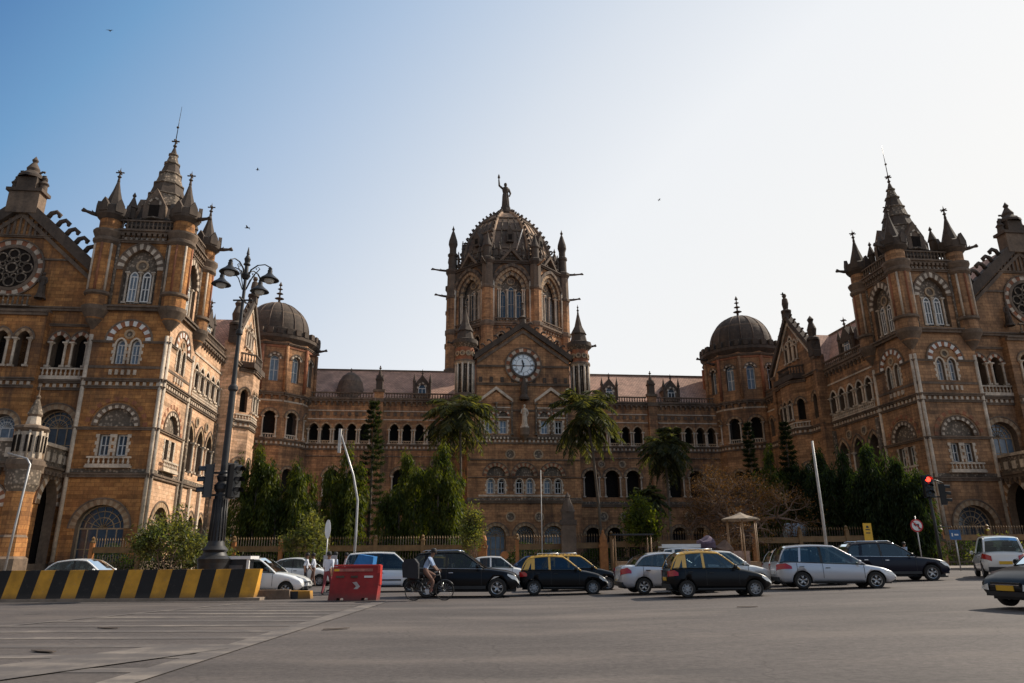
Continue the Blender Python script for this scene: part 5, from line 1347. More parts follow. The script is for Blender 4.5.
        rb.tube(None, [Vector(p) + Vector((0, sx * .004, 0)) for p in hi], .028, pillar, 5)
        rb.tube(None, [Vector(p) + Vector((0, sx * .006, .02)) for p in lo], .014, CHR if kind in ('suv',) else PLA, 4)
        if rails: rb.tube(None, [(X(gh[1] + .03), sx * yt * .93, H + .03), (X(gh[1] + .06), sx * yt * .93, H + .075), (X(gh[2] - .05), sx * yt * .93, H + .085), (X(gh[2] - .02), sx * yt * .93, H + .03)], .02, CHR, 5)
    rb.build('roof', root, uv=False)
    # details
    for sx in (-1, 1):
        y = sx * hw
        def seam(t, z0, z1):
            q = MB(); q.box(None, X(t) - .006, X(t) + .006, min(y * .96, y * 1.003), max(y * .96, y * 1.003), z0, z1, PLA); return q
        q = MB()
        dr = [gh[3] - .02, gh[0] + (gh[3] - gh[0]) * .5, gh[0] + (gh[3] - gh[0]) * (.2 if kind != 'sedan' else .12)]
        for t in dr:
            z1 = interp(dk, t); q.add(None, [(X(t) - .008, y * 1.002, zb + .16), (X(t) + .008, y * 1.002, zb + .16), (X(t) + .008, y * 1.003, zb + (z1 - zb) * .8), (X(t) + .008, y * .96, z1 - .03), (X(t) - .008, y * .96, z1 - .03), (X(t) - .008, y * 1.003, zb + (z1 - zb) * .8)], [(0, 1, 2, 3, 4, 5) if sx < 0 else (5, 4, 3, 2, 1, 0)], PLA)
        q.box(None, X(K['wb'][0] + .1), X(K['wb'][1] - .1), min(y * .985, y * 1.012), max(y * .985, y * 1.012), zb + .02, zb + (.14 if kind == 'suv' else .07), PLA)
        if bodytrim: q.box(None, X(K['wb'][0] + .11), X(K['wb'][1] - .11), min(y * .99, y * 1.015), max(y * .99, y * 1.015), .5, .56, bodytrim)
        q.build('door_seam', root)
        for t in dr[:2]:
            q = MB(); x = X(t) - .28 if t == dr[0] and False else X(t) + (-.0 if False else 0)
            xx = X(t - .5 * 0) ; h0 = X(dr[1]) + .1 if t == dr[0] else X(dr[2]) + .1
            q.box(None, h0, h0 + .17, min(y * .985, y * 1.03), max(y * .985, y * 1.03), interp(dk, t) * .86, interp(dk, t) * .86 + .03, CHR if kind in ('suv', 'mpv') else PLA); q.build('handle', root)
        q = MB(); mx = X(gh[3] - .06); mz = interp(dk, gh[3]) + .06
        q.tube(None, [(mx - .03, sx * (yb + .0), mz - .02), (mx, sx * (yb + .08), mz + .02)], .025, PLA, 6); q.lathe(Matrix.Translation((mx - .04, sx * (yb + .15), mz + .04)) @ Matrix.Rotation(PI / 2, 4, 'Y'), (0, 0, 0), [(.03, 0), (.085, .03), (.07, .1), (0, .13)], paint if kind not in ('hatch', 'van') else PLA, 10); q.build('mirror', root)
        # headlights and tail lights wrap the corners
        zf = interp(dk, .95); q = MB(); tt = [.9, .94, .965, .985, .997]
        vs = []
        for t in tt:
            e = abs(2 * t - 1); tp = 1 - .16 * max(0, (e - .72) / .28) ** 2.2; zd = interp(dk, t); h0 = zb + (zd - zb) * .64; h1 = zb + (zd - zb) * .88
            if t == .9: h0 = h1 - .06
            vs += [(X(t) + .012, sx * hw * tp * 1.008, h0), (X(t) + .012, sx * hw * tp * .985, h1)]
        t = .999; zd = interp(dk, 1); vs += [(X(1) + .012, sx * hw * .58, zb + (zd - zb) * .62), (X(1) + .0, sx * hw * .6, zb + (interp(dk, .99) - zb) * .92)]
        q.add(None, vs, [((2 * i, 2 * i + 2, 2 * i + 3, 2 * i + 1) if sx < 0 else (2 * i + 1, 2 * i + 3, 2 * i + 2, 2 * i)) for i in range(len(tt))], HL, True); q.build('headlight', root, uv=False)
        q = MB(); tt = [.1, .06, .03, .01, .002]; vs = []; wide = .07 if kind in ('sedan', 'coupe') else .05
        for t in tt:
            t = t * (.9 if kind != 'mpv' else 1.2); e = abs(2 * t - 1); tp = 1 - .16 * max(0, (e - .72) / .28) ** 2.2; zd = interp(dk, max(t, .02)); h0 = zb + (zd - zb) * .66; h1 = zb + (zd - zb) * .93
            if t > .08: h1 = h0 + .1
            vs += [(X(t) - .012, sx * hw * tp * 1.01, h0), (X(t) - .012, sx * hw * tp * .985, h1)]
        vs += [(X(0) - .015, sx * hw * .6, zb + .42), (X(0) - .015, sx * hw * .6, zb + .62)]
        vs = [(a, b2, c) for a, b2, c in vs]
        q.add(None, vs, [((2 * i + 1, 2 * i + 3, 2 * i + 2, 2 * i) if sx < 0 else (2 * i, 2 * i + 2, 2 * i + 3, 2 * i + 1)) for i in range(len(tt))], TL, True); q.build('tail_light', root, uv=False)
        for t in K['wb']:
            Wh = empty('wheel', (X(t), sx * (hw - .1), wr), parent=root); A = Matrix.Rotation(-sx * PI / 2, 4, 'X') @ Matrix.Rotation(0, 4, 'Z')
            q = MB(); q.lathe(A, (0, 0, 0), [(wr * .62, -.1), (wr * .9, -.1), (wr, -.06), (wr, .06), (wr * .92, .1), (wr * .64, .1)], TYR, 28); q.build('tyre', Wh)
            q = MB(); rm_ = rim or HUB; q.lathe(A, (0, 0, 0), [(0, .06), (wr * .2, .07), (wr * .22, .04), (wr * .56, .03), (wr * .6, .085), (wr * .66, .095)], rm_ if rm_ is HUB else PLA, 28, mats=None if rm_ is HUB else [RIM, RIM, PLA, RIM, RIM])
            if rm_ is RIM:
                for k in range(5):
                    a = 2 * PI * k / 5 + .3
                    for da in (-.16, .16): q.bar(A, (wr * .12 * math.cos(a), wr * .12 * math.sin(a), .075), (wr * .6 * math.cos(a + da), wr * .6 * math.sin(a + da), .07), .022, RIM, n=5)
            else:
                for k in range(8): a = 2 * PI * k / 8; q.box(A @ Matrix.Rotation(a, 4, 'Z'), wr * .38, wr * .52, -.02, .02, .035, .05, PLA)
            q.build('rim', Wh)
    q = MB(); zf = interp(dk, .97)
    q.box(None, X(1) - .06, X(1) + .012, -hw * .5, hw * .5, zb + (zf - zb) * .52, zb + (zf - zb) * .8, PLA); q.box(None, X(1) - .05, X(1) + .016, -hw * .48, hw * .48, zb + (zf - zb) * .65, zb + (zf - zb) * .69, CHR)
    q.box(None, X(1) - .08, X(1) + .006, -hw * .7, hw * .7, zb + .03, zb + .14, PLA); q.build('grille', root)
    q = MB(); q.box(None, X(1) + .006, X(1) + .025, -.25, .25, zb + .16, zb + .28, plates or PLW); q.build('number_plate', root)
    q = MB(); q.box(None, X(0) - .03, X(0) - .005, -.25, .25, zb + .3, zb + .42, plates or PLW); q.build('number_plate', root)
    q = MB(); q.box(None, X(0) - .012, X(0) + .1, -hw * .8, hw * .8, zb + .04, zb + .2, PLA); q.build('bumper', root)
    # interior
    q = MB()
    for t in ((gh[0] + gh[3]) / 2 - .1 * (gh[3] - gh[0]) + .1, gh[0] + .26 * (gh[3] - gh[0])):
        for sy in (-1, 1): q.prism(Matrix.Translation((X(t), sy * hw * .42, 0)), [(-.12, .4), (.12, .4), (.02, 1.12 * H / 1.5), (-.1, 1.12 * H / 1.5)], -.22, .22, SEAT); q.box(None, X(t) - .09, X(t) + .0, sy * hw * .42 - .12, sy * hw * .42 + .12, H * .76, H * .88, SEAT)
    q.build('seat', root).name = 'seats'
    if carrier:
        q = MB()
        for sy in (-.5, .5): q.bar(None, (X(gh[1] + .08), sy, H + .09), (X(gh[2] - .05), sy, H + .1), .018, CHR)
        for i in range(6): t = gh[1] + .08 + (gh[2] - gh[1] - .13) * i / 5; q.bar(None, (X(t), -.5, H + .09), (X(t), .5, H + .09), .015, CHR); q.bar(None, (X(t), -.5, H - .02), (X(t), -.5, H + .1), .015, CHR) if i in (0, 5) else None
        q.build('roof_carrier', root)
    return root
def put(o, x, y, deg=0, s=1.):
    o.location = (x, y, gz(x, y)); o.rotation_euler = (0, 0, R(deg)); return o
def cx(px, d): return at(px, d, .8)
TAX = dict(roof=CY, pillar=CY, carrier=True, plates=PLY, name='taxi', cat='taxi', group='black and yellow taxis in the traffic')
put(make_car('sedan', CW, 'pale saloon car mostly hidden behind the striped barrier at left', name='saloon_car', roof=CW, rim=None), cx(86, 33.4), 33.4, 1)
put(make_car('hatch', CW, 'white hatchback with nose past the end of the striped barrier', name='hatchback', scale=1.08, rim=RIM), cx(262, 31.4), 31.4, -4)
put(make_car('van', CW, 'boxy white van car behind the red plastic barrier', name='minivan', bodytrim=PLA), cx(384, 34.6), 34.6, 2)
put(make_car('suv', CK, 'black sport utility car passing right behind the cyclist', name='suv', rim=RIM, rails=True), cx(463, 29.7), 29.7, -2)
t1 = put(make_car('hatch', CK, 'black taxi with yellow roof directly right of the black sport utility car', **TAX), cx(561, 30.6), 30.6, -1)
t2 = put(make_car('hatch', CK, 'black and yellow taxi half hidden behind another taxi, slightly ahead of it', **TAX), cx(578, 33.8), 33.8, 1)
put(make_car('sedan', CS, 'silver saloon car with red tail lamp behind the rightmost black taxi', name='saloon_car', rim=RIM), cx(667, 29.4), 29.4, 5)
t3 = put(make_car('hatch', CK, 'nearest black taxi with yellow roof overlapping a silver saloon', **TAX), cx(713, 26.5), 26.5, 1)
put(make_car('sedan', CW, 'white saloon nose showing in front of the nearest black taxi', name='saloon_car', scale=.95, rim=RIM), cx(722, 31.2), 31.2, -2)
put(make_car('mpv', CS, 'silver people carrier standing in front of the dark navy car', name='people_carrier', rim=RIM), cx(829, 29.6), 29.6, -6)
put(make_car('hatch', CS, 'silver car whose rear shows behind the silver people carrier', name='hatchback', rim=RIM), cx(806, 32.6), 32.6, -3)
put(make_car('suv', CN, 'dark navy sport utility car beyond the silver people carrier', name='suv', rim=RIM, rails=True, scale=1.06), cx(889, 34.4), 34.4, -3)
put(make_car('mpv', CW, 'white people carrier seen from behind near the right edge', name='people_carrier', plates=PLY, scale=1.02), cx(998, 35), 35, 64).scale = (1, 1, 1.12)
put(make_car('sedan', CK, 'large black saloon entering from the right edge facing left', name='saloon_car', plates=PLY), 13.75, 18.2, 190)
far = [(300, 42.5, 'sedan', CW, 'distant white saloon beyond the white hatchback', 0), (423, 43, 'hatch', CK, 'distant taxi with yellow roof beyond the white van', 1), (500, 41, 'hatch', CW, 'distant white hatchback just right of black sport utility car', 0),
       (527, 44, 'sedan', CB, 'distant blue saloon left of the first taxi', 0), (690, 42, 'van', CW, 'distant white van carrying bundles behind the nearest taxi', 0)]
for px, d, k, m, l, tx in far:
    kw = dict(TAX) if tx else dict(name='distant_car')
    put(make_car(k, m, l, **kw), cx(px, d), d, rnd.uniform(-3, 3) + (180 if px % 2 else 0))
# bundles on the van roof
BUN = simple('purple cloth bundle', (.11, .075, .11), .9, var=.4); BU2 = simple('brown cloth bundle', (.17, .10, .065), .9, var=.4)
def bundle(x, y, z, r, m, label, fl=.55):
    b = MB(); rr = random.Random(int(x * 10)); vs = []; n1, n2 = 7, 12
    prof = [(r * math.cos(-PI / 2 + PI * i / n1) * rr.uniform(.85, 1.1), r * fl * math.sin(-PI / 2 + PI * i / n1)) for i in range(n1 + 1)]; prof[0] = (0, prof[0][1]); prof[-1] = (0, prof[-1][1])
    b.lathe(None, (0, 0, r * fl), prof, m, n2); b.v = [(a * (1 + .22 * math.sin(3 * c + 5 * a + 2 * b2)), b2, c * (1 + .18 * math.sin(4 * a + 3 * b2)) + .06 * math.sin(9 * a)) for a, b2, c in b.v]; o = b.build('cloth_bundle', None, (x, y, z)); tag(o, label, 'bundle'); return o
xv, yv = cx(690, 42), 42.
bundle(xv + .9, yv, 1.62 + gz(xv, yv), .62, BUN, 'large purple grey cloth bundle on the roof of white van'); bundle(xv + 1.9, yv + .1, 1.15 + gz(xv, yv), .62, BU2, 'brown cloth bundle slung over the nose of the white van', .7)
b = MB(); b.box(None, -1.1, 1.1, -.5, .5, 0, .1, PLW); b.box(None, -1.1, 1.1, -.5, -.46, .1, .2, PLW); tag(b.build('roof_board', None, (xv - .6, yv, 1.75 + gz(xv, yv))), 'white board lying on the roof of the van', 'board')
TARP = simple('blue tarpaulin', (.02, .16, .42), .6, var=.25)
b = MB(); b.prism(None, [(-.5, 0), (.35, 0), (.5, 1.45), (-.15, 1.55), (-.42, 1.0)], -.5, .4, TARP); o = b.build('tarpaulin_pack', None, (cx(362, 32.8), 32.8, .1)); tag(o, 'bright blue covered load behind the red barrier', 'load')

# ------------------------------------------------------------------ people
SKIN = simple('brown skin', (.20, .10, .06), .6, var=.15); HAIR = simple('black hair', (.012, .01, .01), .6, var=.2)
SHW = simple('white shirt cloth', (.62, .64, .70), .85, var=.15, sc=8); SHB = simple('light blue shirt cloth', (.33, .42, .58), .85, var=.15, sc=8); TRB = simple('brown trousers cloth', (.16, .085, .06), .85, var=.2, sc=8); TRD = simple('dark trousers cloth', (.025, .025, .035), .85, var=.2); SHO = simple('dark shoes', (.02, .018, .016), .6, var=.2); SHM = simple('maroon cloth', (.25, .05, .06), .85, var=.2)
def person(joints, label, shirt, trouser, loc, rz=0, bag=None):
    """joints: dict of points (metres, local). one continuous skinned body"""
    J = joints
    chain = [('pelvis', 'waist'), ('waist', 'chest'), ('chest', 'neckb'), ('neckb', 'neck'), ('neck', 'head'), ('head', 'crown'),
             ('chest', 'shL'), ('shL', 'elL'), ('elL', 'wrL'), ('wrL', 'haL'), ('chest', 'shR'), ('shR', 'elR'), ('elR', 'wrR'), ('wrR', 'haR'),
             ('pelvis', 'hiL'), ('hiL', 'knL'), ('knL', 'anL'), ('anL', 'toL'), ('pelvis', 'hiR'), ('hiR', 'knR'), ('knR', 'anR'), ('anR', 'toR')]
    rad = dict(pelvis=.15, waist=.135, chest=.15, neckb=.08, neck=.055, head=.085, crown=.075, shL=.075, elL=.045, wrL=.032, haL=.034, shR=.075, elR=.045, wrR=.032, haR=.034, hiL=.095, knL=.062, anL=.042, toL=.035, hiR=.095, knR=.062, anR=.042, toR=.035)
    names = list(rad); idx = {n_: i for i, n_ in enumerate(names)}
    me = bpy.data.meshes.new('body'); me.from_pydata([J[n_] for n_ in names], [(idx[a], idx[b_]) for a, b_ in chain], [])
    o = bpy.data.objects.new('body', me); COL.objects.link(o)
    o.modifiers.new('s', 'SKIN'); sv = me.skin_vertices[0].data
    for n_ in names: sv[idx[n_]].radius = (rad[n_], rad[n_] * (.8 if n_ in ('chest', 'waist') else 1)); sv[idx[n_]].use_root = n_ == 'pelvis'
    ss = o.modifiers.new('u', 'SUBSURF'); ss.levels = 2; ss.render_levels = 2
    dg = bpy.context.evaluated_depsgraph_get(); dg.update(); m2 = bpy.data.meshes.new_from_object(o.evaluated_get(dg)); o.modifiers.clear(); o.data = m2
    for m in (SKIN, shirt, trouser, SHO): m2.materials.append(m)
    pts = {n_: Vector(J[n_]) for n_ in names}
    segm = []
    for a, b_ in chain:
        if 'neck' in (a,) or a == 'head' : k = 0
        elif b_ in ('waist', 'chest', 'neckb', 'shL', 'shR', 'elL', 'elR'): k = 1
        elif b_ in ('hiL', 'hiR', 'knL', 'knR', 'anL', 'anR'): k = 2
        elif b_ in ('toL', 'toR'): k = 3
        else: k = 0
        segm.append((pts[a], pts[b_], k))
    for p in m2.polygons:
        c = p.center; best = min(segm, key=lambda s_: ((s_[0] + (s_[1] - s_[0]) * max(0, min(1, (c - s_[0]).dot(s_[1] - s_[0]) / max(1e-6, (s_[1] - s_[0]).length_squared)))) - c).length)
        p.material_index = best[2]; p.use_smooth = True
    root = empty('person', loc, rz); tag(root, label, 'person'); o.parent = root
    h = Vector(J['head']); c = Vector(J['crown']); b = MB(); d = (c - h).normalized()
    q = Matrix.Translation(h + d * .02) @ d.to_track_quat('Z', 'Y').to_matrix().to_4x4()
    b.lathe(q, (-.012, 0, 0), [(.104, .0), (.112, .06), (.1, .12), (.06, .155), (0, .165)], HAIR, 14); b.build('hair', root)
    b = MB(); f = Vector(J.get('face', (1, 0, 0))).normalized(); s_ = f.cross(Vector((0, 0, 1)))
    b.tube(None, [h + f * .08 + Vector((0, 0, .03)), h + f * .112 - Vector((0, 0, .01)), h + f * .085 - Vector((0, 0, .02))], [.012, .017, .008], SKIN, 6)
    for k in (-1, 1): b.lathe(Matrix.Translation(h + s_ * k * .092), (0, 0, -.02), [(0, 0), (.018, .01), (.02, .035), (0, .05)], SKIN, 6)
    b.build('face', root)
    b = MB()
    for side in ('L', 'R'):
        w_, hh = Vector(J['wr' + side]), Vector(J['ha' + side]); d = (hh - w_).normalized(); sd_ = d.cross(Vector((0, 1, 0))).normalized() if abs(d.y) < .9 else Vector((1, 0, 0))
        for k in range(4):
            o0 = hh + sd_ * (.022 * (k - 1.5)); l = (.05, .06, .055, .042)[k]; b.tube(None, [o0 - d * .01, o0 + d * l * .6, o0 + d * l + Vector((0, 0, -.015))], [.0095, .009, .006], SKIN, 5)
        b.tube(None, [hh - d * .03 + sd_ * .025, hh + sd_ * .055 + d * .01, hh + sd_ * .055 + d * .035], [.011, .01, .007], SKIN, 5)
    b.build('fingers', root)
    return root
def walker(st=.28, lean=.03, arm=.18):
    return dict(pelvis=(0, 0, .93), waist=(.01, 0, 1.08), chest=(lean, 0, 1.32), neckb=(lean, 0, 1.44), neck=(lean + .01, 0, 1.5), head=(lean + .03, 0, 1.6), crown=(lean + .02, 0, 1.68),
        shL=(lean, .17, 1.4), elL=(lean + arm * .4, .24, 1.13), wrL=(lean + arm + .08, .22, .9), haL=(lean + arm + .12, .21, .83), shR=(lean, -.17, 1.4), elR=(lean - arm * .6, -.24, 1.13), wrR=(lean - arm * .4, -.22, .89), haR=(lean - arm * .3, -.21, .81),
        hiL=(0, .09, .88), knL=(-.02, .1, .5), anL=(-st, .1, .1), toL=(-st + .16, .11, .04), hiR=(0, -.09, .88), knR=(st * .7, -.1, .5), anR=(st, -.1, .08), toR=(st + .17, -.11, .04))
def bike_and_rider():
    x0 = cx(428, 27.3); P = empty('bicycle', (x0, 27.3, 0), R(0)); tag(P, 'black roadster bicycle ridden past the black sport utility car', 'bicycle')
    r = .34; wb = .56
    for x in (-wb, wb):
        A = Matrix.Translation((x, 0, r)) @ Matrix.Rotation(PI / 2, 4, 'X'); W_ = empty('wheel', (0, 0, 0), parent=P); b = MB(); n = 32
        vs = []; 
        b.tube(A, [(r * .96 * math.cos(2 * PI * i / n), r * .96 * math.sin(2 * PI * i / n), 0) for i in range(n + 1)], .019, TYR, 6, cap=False); b.build('tyre', W_)
        b = MB()
        for i in range(18): a = 2 * PI * i / 18; b.bar(A, (0, 0, .03 * (-1) ** i), (r * .93 * math.cos(a), r * .93 * math.sin(a), 0), .0025, CHR, n=3)
        b.bar(A, (0, 0, -.05), (0, 0, .05), .025, CHR); b.build('spokes', W_)
        b = MB(); b.tube(A, [(r * 1.07 * math.cos(a), r * 1.07 * math.sin(a), 0) for a in [(.2 if x < 0 else .5) + PI * i / 10 * .85 for i in range(11)]], .022, BLK, 5); b.build('mudguard', P)
    b = MB(); bb = (-.05, 0, .3); st_ = (-.2, 0, .82); hd1, hd0 = (.38, 0, .88), (.42, 0, .68)
    for a, c in ((bb, st_), (st_, hd1), (bb, hd0), (hd1, hd0)): b.bar(None, a, c, .018, BLK)
    for sy in (-.05, .05): b.bar(None, (bb[0], sy, bb[2]), (-wb, sy, r), .011, BLK); b.bar(None, (-.2, sy, .78), (-wb, sy, r), .009, BLK); b.bar(None, (.43, sy, .66), (wb, sy, r), .012, BLK)
    b.build('frame', P)
    b = MB(); b.bar(None, (.38, 0, .86), (.36, 0, 1.0), .014, CHR); b.tube(None, [(.2, -.27, .98), (.34, -.24, 1.0), (.38, 0, 1.0), (.34, .24, 1.0), (.2, .27, .98)], .013, CHR, 6); b.build('handlebar', P)
    b = MB(); b.bar(None, (-.2, 0, .8), (-.22, 0, .9), .013, CHR); b.prism(None, [(-.37, .9), (-.1, .9), (-.06, .93), (-.2, .95), (-.37, .97)], -.08, .08, SHO); b.build('saddle', P)
    b = MB(); 
    for sy in (-.09, .09): b.bar(None, (-.25, sy, .74), (-.78, sy, .74), .009, BLK); b.bar(None, (-.75, sy, .74), (-wb, sy * .6, r), .008, BLK)
    for i in range(4): b.bar(None, (-.3 - .14 * i, -.09, .74), (-.3 - .14 * i, .09, .74), .008, BLK)
    b.build('rack', P)
    b = MB(); b.lathe(Matrix.Translation((bb[0], -.06, bb[2])) @ Matrix.Rotation(PI / 2, 4, 'X'), (0, 0, 0), [(0, 0), (.09, 0), (.09, .01), (0, .01)], CHR, 18); b.bar(None, (bb[0], -.08, .3), (bb[0] + .12, -.08, .18), .01, CHR); b.bar(None, (bb[0], .08, .3), (bb[0] - .12, .08, .42), .01, CHR)
    b.box(None, .03, .12, -.16, -.08, .165, .19, BLK); b.box(None, -.22, -.12, .08, .16, .41, .435, BLK); b.build('crank', P)
    b = MB(); b.prism(None, [(-.42, .62), (-.95, .66), (-1.0, 1.1), (-.9, 1.3), (-.55, 1.32), (-.42, 1.15)][::-1], -.26, .26, simple('black load bag', (.016, .015, .018), .8, var=.4)); o = b.build('load_bag', None, (x0, 27.3, .14)); tag(o, 'bulky black bag strapped on the back of the bicycle', 'bag')
    J = dict(pelvis=(-.2, 0, 1.04), waist=(-.15, 0, 1.17), chest=(-.02, 0, 1.4), neckb=(.04, 0, 1.5), neck=(.07, 0, 1.56), head=(.12, 0, 1.65), crown=(.12, 0, 1.74), shL=(.0, .17, 1.45), elL=(.14, .22, 1.2), wrL=(.29, .24, 1.04), haL=(.34, .24, 1.02), shR=(.0, -.17, 1.45), elR=(.14, -.23, 1.2), wrR=(.29, -.25, 1.04), haR=(.34, -.25, 1.02),
        hiL=(-.16, .09, 1.0), knL=(.2, .12, .86), anL=(-.12, .12, .52), toL=(-.0, .12, .46), hiR=(-.16, -.09, 1.0), knR=(.16, -.12, .66), anR=(.03, -.12, .27), toR=(.17, -.12, .22))
    p = person(J, 'cyclist in a pale blue shirt and brown trousers riding rightward', SHB, TRB, (x0, 27.3, 0))
bike_and_rider()
SHL = simple('pale pink shirt cloth', (.5, .36, .36), .85, var=.15)
ppl = [(326, 31.5, SHW, SHM, 'pedestrian in long white shirt standing left of the red barrier', 80), (334, 34.5, SHB, TRD, 'pedestrian in light blue shirt behind the red barrier', 200), (304, 39, SHW, TRD, 'small distant pedestrian in white walking behind the round sign', 10),
       (312, 41, SHW, TRB, 'distant pedestrian in white shirt and brown trousers near the post', 190), (345, 40, SHL, TRD, 'distant pedestrian in pale pink near the grey lamp', 180), (905, 47, SHB, TRD, 'distant pedestrian in blue by the fence at right', 10)]
for px, d, sh, tr, lb, rz in ppl:
    x = cx(px, d); person(walker(rnd.uniform(.05, .28)), lb, sh, tr, (x, d, gz(x, d)), R(rz))

# ------------------------------------------------------------------ vegetation
def leafmat(name, c1, c2, tr=.5):
    m = bpy.data.materials.new(name); m.use_nodes = True; nt = m.node_tree; nt.nodes.clear()
    o = nd(nt, 'ShaderNodeOutputMaterial'); gi = nd(nt, 'ShaderNodeNewGeometry'); ob = mapped(nt, 'Object')
    v = noise(nt, ob, .8, 4, .6); col = mix(nt, ramp(nt, v, [(.35, g(0)), (.65, g(1))]), c1, c2)
    col = mix(nt, 1., col, ramp(nt, gi.outputs['Random Per Island'], [(0, g(.55)), (.8, g(1.2)), (1, (1.9, 1.6, 1.0))]), 'MULTIPLY')
    d = nd(nt, 'ShaderNodeBsdfDiffuse'); t = nd(nt, 'ShaderNodeBsdfTranslucent'); gl = nd(nt, 'ShaderNodeBsdfGlossy'); gl.inputs['Roughness'].default_value = .45; gl.inputs['Color'].default_value = (.5, .5, .45, 1)
    nt.links.new(col, d.inputs['Color']); nt.links.new(mix(nt, 1., col, (2.2, 2.0, .6), 'MULTIPLY'), t.inputs['Color'])
    a = nd(nt, 'ShaderNodeMixShader'); a.inputs[0].default_value = tr; nt.links.new(d.outputs[0], a.inputs[1]); nt.links.new(t.outputs[0], a.inputs[2])
    b_ = nd(nt, 'ShaderNodeMixShader'); b_.inputs[0].default_value = .02; nt.links.new(a.outputs[0], b_.inputs[1]); nt.links.new(gl.outputs[0], b_.inputs[2]); nt.links.new(b_.outputs[0], o.inputs[0]); return m
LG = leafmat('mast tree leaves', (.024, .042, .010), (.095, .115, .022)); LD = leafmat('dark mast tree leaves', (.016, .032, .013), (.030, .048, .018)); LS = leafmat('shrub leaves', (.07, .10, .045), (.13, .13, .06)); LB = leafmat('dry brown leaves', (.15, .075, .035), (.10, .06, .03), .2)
LC = leafmat('conifer needles', (.014, .024, .012), (.022, .033, .015)); LP = leafmat('palm leaflets', (.04, .052, .03), (.08, .085, .05)); BRK = simple('grey brown bark', (.12, .09, .065), .9, var=.4, sc=4); BRT = simple('bare twig bark', (.17, .11, .075), .9, var=.3, sc=4)
LH = leafmat('hedge leaves', (.02, .04, .012), (.035, .055, .018))
def leaves_mesh(name, P, D, L, W, m, parent, rs):
    """P centres, D axis directions (unit), leaf length L, width W: kite-shaped leaves"""
    n = len(P); rnd3 = rs.normal(size=(n, 3)); S = np.cross(D, rnd3); S /= np.linalg.norm(S, axis=1)[:, None] + 1e-9
    N = np.cross(D, S); L = L[:, None]; W = W[:, None]
    v = np.stack([P, P + D * L * .45 + S * W * .5 - N * W * .12, P + D * L, P + D * L * .45 - S * W * .5 - N * W * .12], 1).reshape(-1, 3)
    me = bpy.data.meshes.new(name); me.vertices.add(4 * n); me.vertices.foreach_set('co', v.ravel()); me.loops.add(4 * n); me.loops.foreach_set('vertex_index', np.arange(4 * n)); me.polygons.add(n); me.polygons.foreach_set('loop_start', np.arange(0, 4 * n, 4)); me.polygons.foreach_set('loop_total', np.full(n, 4)); me.update(calc_edges=True); me.validate()
    me.materials.append(m); o = bpy.data.objects.new(name, me); COL.objects.link(o); o.parent = parent; return o
def unit(a): return a / (np.linalg.norm(a, axis=1)[:, None] + 1e-9)
def crown_points(rs, nclump, per, prof, rsp):
    """clumps spread mostly near an uneven envelope; prof(z01)->radius"""
    t = rs.uniform(0, 1, nclump) ** .9; a = rs.uniform(0, 2 * PI, nclump); lump = 1 + .22 * np.sin(3 * a + 9 * t) + .13 * np.sin(7 * a + 23 * t + 1)
    r = np.array([prof(x) for x in t]) * lump * rs.uniform(.55, 1.0, nclump) ** .6
    C = np.stack([r * np.cos(a), r * np.sin(a), t], 1); return C, rs.normal(size=(nclump, per, 3)) * rsp
def mast_tree(px, d, top, wpx, label, m, z0=.4, name='mast_tree', n=290, per=60, seed=1, lobes=6):
    H = top; x = at(px, d, H * .55); y = d; zg = gz(x, y); k = (d * .956 + H * .15) / F; w = wpx * k / 2
    P = empty(name, (x, y, zg)); tag(P, label, 'tree', 'mast trees in front of the station'); rs = np.random.RandomState(seed); allp = []; alld = []
    b = MB()
    for j in range(lobes):
        ox, oy = (0, 0) if j == 0 else (((-.62, .6, -.25, .38, .05)[(j - 1) % 5] + rs.uniform(-.1, .1)) * w, rs.uniform(-.6, .5) * w); hh = H * (1 if j == 0 else rs.uniform(.68, .93)); ww = w * .52
        prof = lambda t: ww * (min(1, (1.02 - t) * 2.2) ** .75) * (.82 + .18 * math.sin(t * 5 + j)) * min(1, .65 + t * 1.5)
        C, off = crown_points(rs, n // lobes, per, prof, np.array([.17, .17, .36])); C = C.copy(); C[:, 2] = z0 + C[:, 2] * (hh - z0 - .3); C[:, 0] += ox; C[:, 1] += oy
        Q = (C[:, None, :] + off).reshape(-1, 3); out = Q.copy(); out[:, 0] -= ox; out[:, 1] -= oy; out[:, 2] = 0; Dr = unit(unit(out) * .55 + np.array([0, 0, -1.2]) + rs.normal(size=Q.shape) * .34)
        allp.append(Q); alld.append(Dr)
        b.tube(None, [(ox, oy, 0), (ox * .8, oy * .8, hh * .4), (ox * .9, oy * .9, hh * .93)], [.13, .09, .02], BRK, 8)
    b.build('trunk', P); Q = np.concatenate(allp); Dr = np.concatenate(alld); keep = Q[:, 2] > .1; Q, Dr = Q[keep], Dr[keep]
    leaves_mesh('crown', Q, Dr, rs.uniform(.26, .52, len(Q)), rs.uniform(.07, .12, len(Q)), m, P, rs); return P
A = 'tall mast tree with drooping leaves, '
mast_tree(254, 61, 10.9, 44, 'bushy sunlit mast tree, leftmost in the row beside the left wing', LG, seed=1)
mast_tree(291, 62, 9.9, 50, 'broad rounded mast tree second from the left wing', LG, seed=2)
mast_tree(344, 64, 11.5, 44, 'mast tree standing just behind the leaning grey lamp', LG, seed=3)
mast_tree(404, 62, 10.2, 52, 'mast tree with pointed tip just right of the dark layered conifer', LG, seed=4)
mast_tree(442, 61, 10.9, 46, 'tall mast tree left of the central palm', LG, seed=5)
